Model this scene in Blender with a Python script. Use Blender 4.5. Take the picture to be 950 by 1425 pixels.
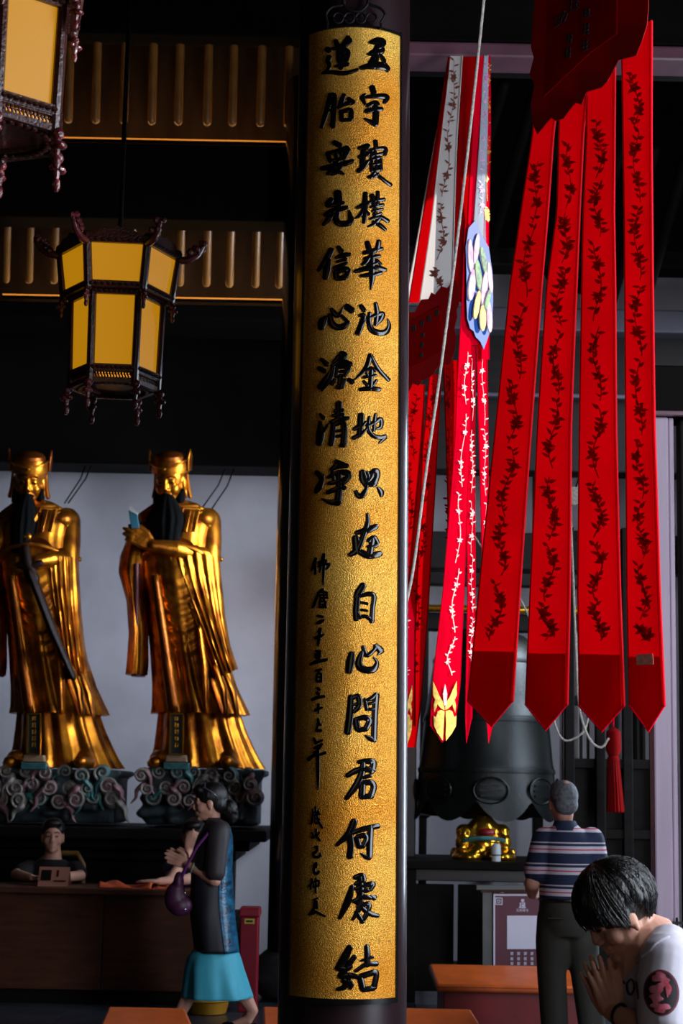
import bpy, bmesh, math, random
from mathutils import Vector, Matrix
import numpy as np
random.seed(7)
PI = math.pi
SC = bpy.context.scene
COL = SC.collection
for o in list(bpy.data.objects):
    bpy.data.objects.remove(o)

# ------------------------------------------------------------------ camera
FPX = 2400.0
CAMZ = 1.52
PITCH = math.atan(388.0 / FPX)
ROLL = math.radians(1.1)
CO = Vector((0, 0, CAMZ))
_f = Vector((0, math.cos(PITCH), math.sin(PITCH)))
_u0 = Vector((0, -math.sin(PITCH), math.cos(PITCH)))
_r0 = Vector((1, 0, 0))
_r = _r0 * math.cos(ROLL) + _u0 * math.sin(ROLL)
_u = _u0 * math.cos(ROLL) - _r0 * math.sin(ROLL)
cd = bpy.data.cameras.new('camera')
cam = bpy.data.objects.new('camera', cd)
COL.objects.link(cam)
cam.matrix_world = Matrix(((_r.x, _u.x, -_f.x, CO.x), (_r.y, _u.y, -_f.y, CO.y), (_r.z, _u.z, -_f.z, CO.z), (0, 0, 0, 1)))
cd.sensor_fit = 'VERTICAL'
cd.sensor_height = 36.0
cd.sensor_width = 24.0
cd.lens = FPX / 1425.0 * 36.0
cd.clip_end = 200
cd.dof.use_dof = True
cd.dof.focus_distance = 6.9
cd.dof.aperture_fstop = 5.0
SC.camera = cam

# ------------------------------------------------------------------ light
SC.view_settings.view_transform = 'Standard'
SC.view_settings.look = 'None'
SC.view_settings.gamma = 1.0
SC.view_settings.use_curve_mapping = False
SC.view_settings.exposure = 0.0
wd = bpy.data.worlds.new('world')
SC.world = wd
wd.use_nodes = True
wd.node_tree.nodes['Background'].inputs[0].default_value = (0.45, 0.6, 1.0, 1)
wd.node_tree.nodes['Background'].inputs[1].default_value = 0.012

TOSUN = Vector((0.87, 0.25, 0.42)).normalized()
sl = bpy.data.lights.new('sun', 'SUN')
sl.energy = 7.0
sl.angle = math.radians(0.6)
sl.color = (1.0, 0.93, 0.88)
so = bpy.data.objects.new('sun', sl)
COL.objects.link(so)
so.rotation_euler = TOSUN.to_track_quat('Z', 'Y').to_euler()
so.location = (12, 12, 9)

def area(name, loc, target, sx, sy, power, color):
    l = bpy.data.lights.new(name, 'AREA')
    l.shape = 'RECTANGLE'
    l.size, l.size_y = sx, sy
    l.energy = power
    l.color = color
    o = bpy.data.objects.new(name, l)
    COL.objects.link(o)
    o.location = loc
    o.rotation_euler = (Vector(loc) - Vector(target)).to_track_quat('Z', 'Y').to_euler()
    return o
DAY = (0.72, 0.84, 1.0)
# daylight coming in through the tall door openings along the right-hand side, then two added fill lights
area('daylight_side_door', (3.85, 4.9, 2.9), (0.0, 6.2, 2.9), 2.6, 4.4, 540, (0.80, 0.89, 1.0))
area('daylight_rear_door', (3.85, 11.6, 2.6), (0.0, 10.6, 2.4), 1.9, 3.6, 210, DAY)
area('statue_wall_fill', (3.85, 13.6, 4.4), (-2.4, 15.6, 3.2), 2.2, 2.4, 180, DAY).data.spread = math.radians(75)  # added light to brighten the wall behind the statues, not a known window
area('front_fill', (1.6, -3.0, 3.4), (0.2, 10.0, 3.0), 3.0, 3.2, 30, (1.0, 0.88, 0.72))  # added warm front fill from behind the camera

# ------------------------------------------------------------------ pixel helpers (950 x 1425 frame)
def ray(px, py):
    return _f * FPX + _r * (px - 475.0) + _u * (712.5 - py)
def P(px, py, d):
    v = ray(px, py)
    return CO + v * (d / v.y)
def PPL(px, py, p0, n):
    v = ray(px, py)
    return CO + v * ((p0 - CO).dot(n) / v.dot(n))
def crop(x0, y0, s):
    return lambda cx, cy: (x0 + cx / s, y0 + cy / s)

# ------------------------------------------------------------------ objects
def tag(o, label=None, cat=None, group=None, kind=None):
    if label: o['label'] = label
    if cat: o['category'] = cat
    if group: o['group'] = group
    if kind: o['kind'] = kind
    return o
def empty(name, loc, label=None, cat=None, group=None, kind=None):
    o = bpy.data.objects.new(name, None)
    COL.objects.link(o)
    o.location = loc
    o.empty_display_size = 0.1
    return tag(o, label, cat, group, kind)
def worldloc(o):
    v = Vector(o.location)
    while o.parent:
        o = o.parent
        v = v + Vector(o.location)
    return v
def frame(d):
    d = Vector(d).normalized()
    a = Vector((0, 0, 1)) if abs(d.z) < 0.9 else Vector((1, 0, 0))
    x = d.cross(a).normalized()
    return x, x.cross(d).normalized()

class MB:
    def __init__(self):
        self.v = []
        self.f = []
    def add(self, vs, fs):
        b = len(self.v)
        self.v += [tuple(p) for p in vs]
        self.f += [tuple(i + b for i in q) for q in fs]
        return self
    def box(self, c, s, R=None, taper=1.0):
        c = Vector(c)
        vs = []
        for z in (-.5, .5):
            t = taper if z > 0 else 1.0
            for x, y in ((-.5, -.5), (.5, -.5), (.5, .5), (-.5, .5)):
                p = Vector((x * s[0] * t, y * s[1] * t, z * s[2]))
                vs.append(c + (R @ p if R else p))
        return self.add(vs, [(3, 2, 1, 0), (4, 5, 6, 7), (0, 1, 5, 4), (1, 2, 6, 5), (2, 3, 7, 6), (3, 0, 4, 7)])
    def bar(self, a, b, w, h, up=(0, 0, 1)):
        a, b = Vector(a), Vector(b)
        d = (b - a).normalized()
        x = d.cross(Vector(up)).normalized()
        z = x.cross(d)
        vs = [p + x * (i * w / 2) + z * (j * h / 2) for p in (a, b) for i, j in ((-1, -1), (1, -1), (1, 1), (-1, 1))]
        return self.add(vs, [(3, 2, 1, 0), (4, 5, 6, 7), (0, 1, 5, 4), (1, 2, 6, 5), (2, 3, 7, 6), (3, 0, 4, 7)])
    def rings(self, rs, closed=True, caps=True):
        n = len(rs[0])
        b = len(self.v)
        for r in rs:
            self.v += [tuple(p) for p in r]
        for i in range(len(rs) - 1):
            for j in range(n if closed else n - 1):
                k = (j + 1) % n
                self.f.append((b + i * n + j, b + i * n + k, b + (i + 1) * n + k, b + (i + 1) * n + j))
        if caps and closed:
            self.f.append(tuple(b + j for j in reversed(range(n))))
            self.f.append(tuple(b + (len(rs) - 1) * n + j for j in range(n)))
        return self
    def chain(self, pts, rad, n=10, cap=True, flat=1.0):
        pts = [Vector(p) for p in pts]
        if not hasattr(rad, '__len__'):
            rad = [rad] * len(pts)
        rs = []
        x = y = None
        for i, p in enumerate(pts):
            d = (pts[min(i + 1, len(pts) - 1)] - pts[max(i - 1, 0)])
            d = d.normalized() if d.length > 1e-9 else Vector((0, 0, 1))
            if x is None:
                x, y = frame(d)
            else:
                x = (x - d * x.dot(d)).normalized()
                y = x.cross(d)
            def ring(c, r):
                return [c + x * (r * math.cos(2 * PI * k / n)) + y * (r * flat * math.sin(2 * PI * k / n)) for k in range(n)]
            if cap and i == 0:
                for a in (80, 50, 22):
                    rs.append(ring(p - d * rad[i] * math.sin(math.radians(a)), rad[i] * math.cos(math.radians(a))))
            rs.append(ring(p, rad[i]))
            if cap and i == len(pts) - 1:
                for a in (22, 50, 80):
                    rs.append(ring(p + d * rad[i] * math.sin(math.radians(a)), rad[i] * math.cos(math.radians(a))))
        return self.rings(rs)
    def ell(self, c, r, R=None, n=16, m=10):
        c = Vector(c)
        rs = []
        for i in range(1, m):
            a = PI * i / m
            rs.append([Vector((math.sin(a) * math.cos(2 * PI * k / n) * r[0], math.sin(a) * math.sin(2 * PI * k / n) * r[1], -math.cos(a) * r[2])) for k in range(n)])
        if R:
            rs = [[R @ p for p in q] for q in rs]
        return self.rings([[c + p for p in q] for q in rs])
    def lathe(self, prof, c=(0, 0, 0), n=32, sx=1.0, sy=1.0, rot=0.0, mod=None):
        c = Vector(c)
        rs = []
        for r, z in prof:
            q = []
            for k in range(n):
                a = 2 * PI * k / n + rot
                rr, zz = (mod(r, z, a) if mod else (r, z))
                q.append(c + Vector((rr * sx * math.cos(a), rr * sy * math.sin(a), zz)))
            rs.append(q)
        return self.rings(rs)
    def sheet(self, grid):
        n = len(grid[0])
        b = len(self.v)
        for r in grid:
            self.v += [tuple(p) for p in r]
        for i in range(len(grid) - 1):
            for j in range(n - 1):
                self.f.append((b + i * n + j, b + i * n + j + 1, b + (i + 1) * n + j + 1, b + (i + 1) * n + j))
        return self
    def prism(self, poly, off):
        poly = [Vector(p) for p in poly]
        off = Vector(off)
        n = len(poly)
        vs = poly + [p + off for p in poly]
        fs = [tuple(reversed(range(n))), tuple(range(n, 2 * n))] + [(i, (i + 1) % n, n + (i + 1) % n, n + i) for i in range(n)]
        return self.add(vs, fs)
    def build(self, name, mat, parent=None, origin=None, smooth=True, bevel=0.0, sub=0, angle=40, solid=0.0):
        if origin is None:
            origin = worldloc(parent) if parent else Vector((0, 0, 0))
        origin = Vector(origin)
        me = bpy.data.meshes.new(name)
        me.from_pydata([(p[0] - origin.x, p[1] - origin.y, p[2] - origin.z) for p in self.v], [], self.f)
        bm = bmesh.new()
        bm.from_mesh(me)
        bmesh.ops.recalc_face_normals(bm, faces=bm.faces)
        bm.to_mesh(me)
        bm.free()
        o = bpy.data.objects.new(name, me)
        COL.objects.link(o)
        if parent:
            o.parent = parent
        else:
            o.location = origin
        me.materials.append(mat)
        if smooth:
            me.polygons.foreach_set('use_smooth', [True] * len(me.polygons))
            if angle:
                me.set_sharp_from_angle(angle=math.radians(angle))
        if solid:
            m = o.modifiers.new('solid', 'SOLIDIFY'); m.thickness = solid; m.offset = 0
        if bevel:
            m = o.modifiers.new('bevel', 'BEVEL'); m.width = bevel; m.segments = 2; m.limit_method = 'ANGLE'
        if sub:
            m = o.modifiers.new('sub', 'SUBSURF'); m.levels = sub; m.render_levels = sub
        return o
    def remesh(self, name, mat, parent=None, voxel=0.01, it=6, fac=0.5, origin=None):
        o = self.build('tmp', mat, None, origin=(0, 0, 0), smooth=False)
        m = o.modifiers.new('r', 'REMESH'); m.mode = 'VOXEL'; m.voxel_size = voxel; m.adaptivity = 0
        m = o.modifiers.new('s', 'SMOOTH'); m.factor = fac; m.iterations = it
        dg = bpy.context.evaluated_depsgraph_get()
        me = bpy.data.meshes.new_from_object(o.evaluated_get(dg))
        old = o.data
        bpy.data.objects.remove(o)
        bpy.data.meshes.remove(old)
        if origin is None:
            origin = worldloc(parent) if parent else Vector((0, 0, 0))
        me.transform(Matrix.Translation(-Vector(origin)))
        me.name = name
        if not me.materials: me.materials.append(mat)
        me.polygons.foreach_set('use_smooth', [True] * len(me.polygons))
        q = bpy.data.objects.new(name, me)
        COL.objects.link(q)
        if parent: q.parent = parent
        else: q.location = origin
        return q

def lerp(a, b, t): return a + (b - a) * t
def interp(tab, t):
    """tab rows (key, values...) sorted by key"""
    if tab[0][0] > tab[-1][0]: tab = tab[::-1]
    if t <= tab[0][0]: return tab[0][1:]
    for a, b in zip(tab, tab[1:]):
        if t <= b[0]:
            s = (t - a[0]) / (b[0] - a[0])
            return tuple(lerp(x, y, s) for x, y in zip(a[1:], b[1:]))
    return tab[-1][1:]
def catmull(pts, k=5):
    if len(pts) < 3:
        a, b = pts
        return [tuple(lerp(x, y, i / k) for x, y in zip(a, b)) for i in range(k + 1)]
    out = []
    n = len(pts)
    for i in range(n - 1):
        p0, p1, p2, p3 = pts[max(i - 1, 0)], pts[i], pts[i + 1], pts[min(i + 2, n - 1)]
        for j in range(k):
            t = j / k
            out.append(tuple(0.5 * (2 * b + (c - a) * t + (2 * a - 5 * b + 4 * c - d) * t * t + (3 * b - a - 3 * c + d) * t ** 3) for a, b, c, d in zip(p0, p1, p2, p3)))
    out.append(tuple(pts[-1]))
    return out
def dupthing(root, loc, rotz=0.0, label=None, scale=None):
    def cp(o, par):
        c = o.copy()
        COL.objects.link(c)
        c.parent = par
        for ch in [x for x in bpy.data.objects if x.parent == o]:
            cp(ch, c)
        return c
    r = cp(root, None)
    r.location = loc
    r.rotation_euler = (0, 0, rotz)
    if label: r['label'] = label
    if scale: r.scale = (scale,) * 3
    return r

# ------------------------------------------------------------------ materials
def lin(c):
    return tuple(((x / 255.0) / 12.92 if x / 255.0 <= 0.04045 else ((x / 255.0 + 0.055) / 1.055) ** 2.4) for x in c)
def mk(name, col, rough=0.6, metal=0.0, var=0.25, vs=6.0, bump=0.0, bs=60.0, spec=0.5, coat=0.0, col2=None, emit=0.0, emitcol=None, trans=0.0, stretch=None):
    m = bpy.data.materials.new(name)
    m.use_nodes = True
    nt = m.node_tree
    N, L = nt.nodes, nt.links
    b = N['Principled BSDF']
    c = lin(col)
    tc = N.new('ShaderNodeTexCoord')
    mp = N.new('ShaderNodeMapping')
    L.new(tc.outputs['Object'], mp.inputs[0])
    if stretch: mp.inputs['Scale'].default_value = stretch
    nz = N.new('ShaderNodeTexNoise')
    nz.inputs['Scale'].default_value = vs
    nz.inputs['Detail'].default_value = 5
    L.new(mp.outputs[0], nz.inputs['Vector'])
    mx = N.new('ShaderNodeMix')
    mx.data_type = 'RGBA'
    d = lin(col2) if col2 else tuple(x * (1 - var) for x in c)
    mx.inputs[6].default_value = (*d, 1)
    mx.inputs[7].default_value = (*(tuple(min(1, x * (1 + var * .6)) for x in c) if not col2 else c), 1)
    rp = N.new('ShaderNodeMapRange')
    rp.inputs[1].default_value = 0.35
    rp.inputs[2].default_value = 0.65
    L.new(nz.outputs['Fac'], rp.inputs[0])
    L.new(rp.outputs[0], mx.inputs[0])
    L.new(mx.outputs[2], b.inputs['Base Color'])
    b.inputs['Roughness'].default_value = rough
    b.inputs['Metallic'].default_value = metal
    b.inputs['Specular IOR Level'].default_value = spec
    b.inputs['Coat Weight'].default_value = coat
    b.inputs['Coat Roughness'].default_value = 0.12
    if bump:
        n2 = N.new('ShaderNodeTexNoise')
        n2.inputs['Scale'].default_value = bs
        n2.inputs['Detail'].default_value = 3
        L.new(mp.outputs[0], n2.inputs['Vector'])
        bp = N.new('ShaderNodeBump')
        bp.inputs['Strength'].default_value = bump
        bp.inputs['Distance'].default_value = 0.01
        L.new(n2.outputs['Fac'], bp.inputs['Height'])
        L.new(bp.outputs[0], b.inputs['Normal'])
    if emit:
        b.inputs['Emission Color'].default_value = (*lin(emitcol or col), 1)
        b.inputs['Emission Strength'].default_value = emit
    if trans:
        tr = N.new('ShaderNodeBsdfTranslucent')
        L.new(mx.outputs[2], tr.inputs['Color'])
        ms = N.new('ShaderNodeMixShader')
        ms.inputs[0].default_value = trans
        L.new(b.outputs[0], ms.inputs[1])
        L.new(tr.outputs[0], ms.inputs[2])
        L.new(ms.outputs[0], N['Material Output'].inputs['Surface'])
    return m

M = {}
M['black_lacquer'] = mk('black_lacquer', (10, 9, 9), 0.22, 0, .3, coat=.6)
M['column_lacquer'] = mk('column_lacquer', (34, 16, 20), 0.34, 0, .25, vs=2, coat=.5, stretch=(3, 3, .4))
M['dark_wood'] = mk('dark_wood', (15, 10, 8), 0.65, 0, .35, vs=5, bump=.1, bs=30, spec=.12, stretch=(.4, 4, 4))
M['beam_wood'] = mk('beam_wood', (8, 5, 4), 0.7, 0, .35, vs=4, spec=.08)
M['lilac_beam'] = mk('lilac_beam', (96, 62, 74), 0.4, 0, .2, vs=4)
M['brown_wood'] = mk('brown_wood', (74, 38, 20), 0.5, 0, .3, vs=4, spec=.3, stretch=(1, 6, 6), bump=.05)
M['plaster'] = mk('plaster', (206, 202, 210), 0.85, 0, .12, vs=1.6, bump=.08, bs=20)
M['statue_gold'] = mk('statue_gold', (222, 138, 34), 0.36, .92, .3, vs=7, bump=.16, bs=35, col2=(138, 70, 16))
M['lamp_amber'] = mk('lamp_amber', (120, 84, 20), 0.5, 0, .06, vs=3, emit=.5, emitcol=(238, 162, 18))
M['mahogany'] = mk('mahogany', (58, 22, 18), 0.3, 0, .35, vs=20, bump=.3, bs=90, coat=.3)
M['carved_finial'] = mk('carved_finial', (92, 30, 34), 0.25, 0, .4, vs=30, bump=.4, bs=90, coat=.4)
M['iron'] = mk('iron', (38, 36, 40), 0.4, .8, .2)
M['red_cloth'] = mk('red_cloth', (178, 1, 6), 0.9, 0, .1, vs=5, trans=.66, spec=.05)
M['hem_sunlit'] = mk('hem_sunlit', (232, 16, 44), 0.8, 0, .05, trans=.5, spec=.1)  # sunlit rim of the right-hand hems put into a brighter red
M['red_deep'] = mk('red_deep', (140, 6, 10), 0.85, 0, .1, vs=5, trans=.3, spec=.1)
M['white_cloth'] = mk('white_cloth', (225, 218, 212), 0.85, 0, .06, vs=6, trans=.5, spec=.15)
M['blue_cloth'] = mk('blue_cloth', (190, 205, 220), 0.85, 0, .06, vs=6, trans=.45, spec=.15)
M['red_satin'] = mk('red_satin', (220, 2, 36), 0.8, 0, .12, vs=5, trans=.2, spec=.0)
M['banner_red'] = mk('banner_red', (166, 0, 6), 0.9, 0, .1, vs=5, trans=.58, spec=.03)
M['thread_silhouette'] = mk('thread_silhouette', (150, 1, 5), 0.8, 0, .3, vs=30, trans=.6, spec=.05)  # embroidered flowers, their silhouette against the light put into the dark red
M['thread_brown'] = mk('thread_brown', (120, 84, 62), 0.8, 0, .5, vs=40, col2=(150, 70, 66))
M['thread_white'] = mk('thread_white', (235, 215, 205), 0.6, 0, .3, vs=60, col2=(220, 150, 160))
M['thread_gold'] = mk('thread_gold', (226, 178, 60), 0.4, .4, .35, vs=60, bump=.3, bs=200)
M['thread_blue'] = mk('thread_blue', (24, 84, 170), 0.6, 0, .2)
M['thread_pink'] = mk('thread_pink', (214, 110, 176), 0.6, 0, .35, vs=25, col2=(225, 190, 220))
M['thread_green'] = mk('thread_green', (110, 170, 90), 0.6, 0, .4, vs=40, col2=(30, 80, 80))
M['ink'] = mk('ink', (22, 6, 6), 0.7)
M['rope'] = mk('rope', (205, 196, 186), 0.8, 0, .3, vs=80, bump=.4, bs=300)
M['bronze'] = mk('bronze', (14, 18, 16), 0.42, .4, .35, vs=6, bump=.15, bs=40)
M['bright_gold'] = mk('bright_gold', (230, 170, 50), 0.2, .95, .25, vs=9)
M['orange_vinyl'] = mk('orange_vinyl', (206, 92, 28), 0.42, 0, .15, vs=8, bump=.06, bs=50)
M['red_paint'] = mk('red_paint', (128, 14, 20), 0.4, 0, .2)
M['stone'] = mk('stone', (70, 72, 76), 0.75, 0, .4, vs=9, bump=.3, bs=40)
M['tile'] = mk('tile', (54, 58, 66), 0.28, 0, .3, vs=4, bump=.03)
M['grout'] = mk('grout', (24, 26, 28), 0.9)
M['skin'] = mk('skin', (204, 150, 128), 0.5, 0, .08, vs=12, spec=.35)
M['hair'] = mk('hair', (16, 12, 11), 0.38, 0, .3, vs=60, bump=.5, bs=160, stretch=(1, 1, .15), spec=.5)
M['grey_hair'] = mk('grey_hair', (96, 98, 104), 0.6, 0, .45, vs=50, bump=.5, bs=200)
# ------------------------------------------------------------------ gold board of the couplet on its column
YC = 6.975                     # axis of the column
ZB, ZT = P(476, 1390, 6.7).z, P(494, 36, 6.7).z
XB, XT = P(476.5, 1390, 6.7).x, P(494, 40, 6.7).x
def ax_x(z): return XB + (XT - XB) * (z - ZB) / (ZT - ZB)
def taper(z): return 1.0 - 0.062 * (z - ZB) / (ZT - ZB)
RBOARD = 0.277
HALF = math.radians(46.5)
def on_board(px, py, h=0.0):
    v = ray(px, py)
    t = 6.7 / v.y
    for _ in range(8):
        p = CO + v * t
        R = RBOARD * taper(p.z) + h
        dx = max(-R * .98, min(R * .98, p.x - ax_x(p.z)))
        y = YC - math.sqrt(R * R - dx * dx)
        t = y / v.y
    return CO + v * t
def bpt(a, z, R):
    """point on the board's cylinder, a = angle from the front"""
    R = R * taper(z)
    return Vector((ax_x(z) + R * math.sin(a), YC - R * math.cos(a), z))

def gold_leaf():
    m = bpy.data.materials.new('gold_sand')
    m.use_nodes = True
    N, L = m.node_tree.nodes, m.node_tree.links
    b = N['Principled BSDF']
    tc = N.new('ShaderNodeTexCoord')
    n1 = N.new('ShaderNodeTexNoise'); n1.inputs['Scale'].default_value = 2.2; n1.inputs['Detail'].default_value = 4
    n2 = N.new('ShaderNodeTexNoise'); n2.inputs['Scale'].default_value = 230; n2.inputs['Detail'].default_value = 2
    vo = N.new('ShaderNodeTexVoronoi'); vo.inputs['Scale'].default_value = 260
    for n in (n1, n2, vo): L.new(tc.outputs['Object'], n.inputs['Vector'])
    cr = N.new('ShaderNodeValToRGB')
    cr.color_ramp.elements[0].position = .3; cr.color_ramp.elements[0].color = (*lin((222, 136, 24)), 1)
    cr.color_ramp.elements[1].position = .72; cr.color_ramp.elements[1].color = (*lin((248, 196, 88)), 1)
    L.new(n1.outputs['Fac'], cr.inputs[0])
    mx = N.new('ShaderNodeMix'); mx.data_type = 'RGBA'; mx.blend_type = 'MULTIPLY'
    mx.inputs[0].default_value = .85
    r2 = N.new('ShaderNodeMapRange'); r2.inputs[1].default_value = .36; r2.inputs[2].default_value = .66
    r2.inputs[3].default_value = .42; r2.inputs[4].default_value = 1.3
    L.new(n2.outputs['Fac'], r2.inputs[0])
    L.new(cr.outputs[0], mx.inputs[6])
    L.new(r2.outputs[0], mx.inputs[7])
    L.new(mx.outputs[2], b.inputs['Base Color'])
    b.inputs['Metallic'].default_value = .78
    b.inputs['Roughness'].default_value = .47
    bp = N.new('ShaderNodeBump'); bp.inputs['Strength'].default_value = .55; bp.inputs['Distance'].default_value = .004
    L.new(vo.outputs['Distance'], bp.inputs['Height'])
    L.new(bp.outputs[0], b.inputs['Normal'])
    return m
M['gold_sand'] = gold_leaf()
M['letter_lacquer'] = mk('letter_lacquer', (6, 5, 6), 0.13, 0, .2, spec=.35)

# column
colm = empty('round_column', (ax_x(0), YC, 0), 'dark glossy lacquered round column carrying the golden calligraphy board', 'column')
mb = MB()
rs = []
for i in range(25):
    z = 0.22 + (6.6 - 0.22) * i / 24
    R = 0.252 * taper(z)
    rs.append([Vector((ax_x(z) + R * math.cos(2 * PI * k / 64), YC + R * math.sin(2 * PI * k / 64), z)) for k in range(64)])
mb.rings(rs).build('shaft', M['column_lacquer'], colm)
MB().lathe([(.33, 0), (.39, .03), (.41, .11), (.36, .19), (.30, .22), (.2, .22)], (ax_x(.1), YC, 0), 40).build('stone_base', M['stone'], colm)

board = empty('couplet_board', (ax_x(ZB), YC - RBOARD, ZB), 'tall curved golden board with raised black Chinese calligraphy on the column', 'board')
NA = 28
def shell(a0, a1, z0, z1, r0, r1, na, nz):
    g = MB()
    rs = []
    for i in range(nz + 1):
        z = z0 + (z1 - z0) * i / nz
        outer = [bpt(a0 + (a1 - a0) * k / na, z, r1) for k in range(na + 1)]
        inner = [bpt(a1 + (a0 - a1) * k / na, z, r0) for k in range(na + 1)]
        rs.append(outer + inner)
    return g.rings(rs)
shell(-HALF, HALF, ZB, ZT, .254, RBOARD, NA, 40).build('gold_panel', M['gold_sand'], board, angle=50)
e = math.radians(1.7)
for nm, args in (('edge_moulding', (-HALF - e, -HALF, ZB - .02, ZT + .02)), ('edge_moulding', (HALF, HALF + e, ZB - .02, ZT + .02))):
    shell(*args, .254, .283, 3, 30).build(nm, M['black_lacquer'], board, angle=50)
shell(-HALF, HALF, ZT, ZT + .012, .254, .283, NA, 1).build('top_moulding', M['black_lacquer'], board, angle=50)
shell(-HALF, HALF, ZB - .02, ZB, .254, .283, NA, 1).build('bottom_moulding', M['black_lacquer'], board, angle=50)

def stroke_mesh(mb, pts, cf, surf, hmax=.0042, hk=.0011):
    """brush stroke: pts (x, y, width) in crop pixels"""
    q = catmull([tuple(map(float, p)) for p in pts], 5)
    n = len(q)
    # rounded ends
    def dirn(i):
        a, b = q[max(i - 1, 0)], q[min(i + 1, n - 1)]
        dx, dy = b[0] - a[0], b[1] - a[1]
        l = math.hypot(dx, dy) or 1
        return dx / l, dy / l
    secs = []
    d0, d1 = dirn(0), dirn(n - 1)
    for a in (75, 45, 20):
        w = q[0][2] / 2
        s, c = math.sin(math.radians(a)), math.cos(math.radians(a))
        secs.append((q[0][0] - d0[0] * w * s * .8, q[0][1] - d0[1] * w * s * .8, w * c, d0))
    for i in range(n):
        secs.append((q[i][0], q[i][1], max(q[i][2], 2) / 2, dirn(i)))
    for a in (20, 45, 75):
        w = q[-1][2] / 2
        s, c = math.sin(math.radians(a)), math.cos(math.radians(a))
        secs.append((q[-1][0] + d1[0] * w * s * .8, q[-1][1] + d1[1] * w * s * .8, w * c, d1))
    grid = []
    for x, y, w, (dx, dy) in secs:
        h = min(hmax, hk * w)
        row = []
        for t, hh in ((-1, -.0005), (-.95, .5), (-.72, .92), (0, 1), (.72, .92), (.95, .5), (1, -.0005)):
            cx, cy = x - dy * w * t, y + dx * w * t
            row.append(surf(*cf(cx, cy), (hh * h if hh > 0 else hh)))
        grid.append(row)
    mb.sheet(grid)
def glyph(name, strokes, cf, surf, mat, parent, wk=1.0, label=None, **k):
    mb = MB()
    for s in strokes:
        stroke_mesh(mb, [(a, b, c * wk) for a, b, c in s], cf, surf, **k)
    o = mb.build(name, mat, parent, angle=0)
    if label: o['label'] = label
    return o
def S(t):
    """compact stroke text: 'x,y,w x,y,w | x,y,w ...'"""
    return [[tuple(float(v) for v in p.split(',')) for p in s.split()] for s in t.split('|')]
CA, CB, CC = crop(420, 0, 5.9375), crop(420, 240, 5.9375), crop(420, 480, 5.9375)
CD, CE, CF = crop(400, 700, 5.2778), crop(400, 950, 5.2778), crop(390, 1180, 5.2778)
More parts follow.
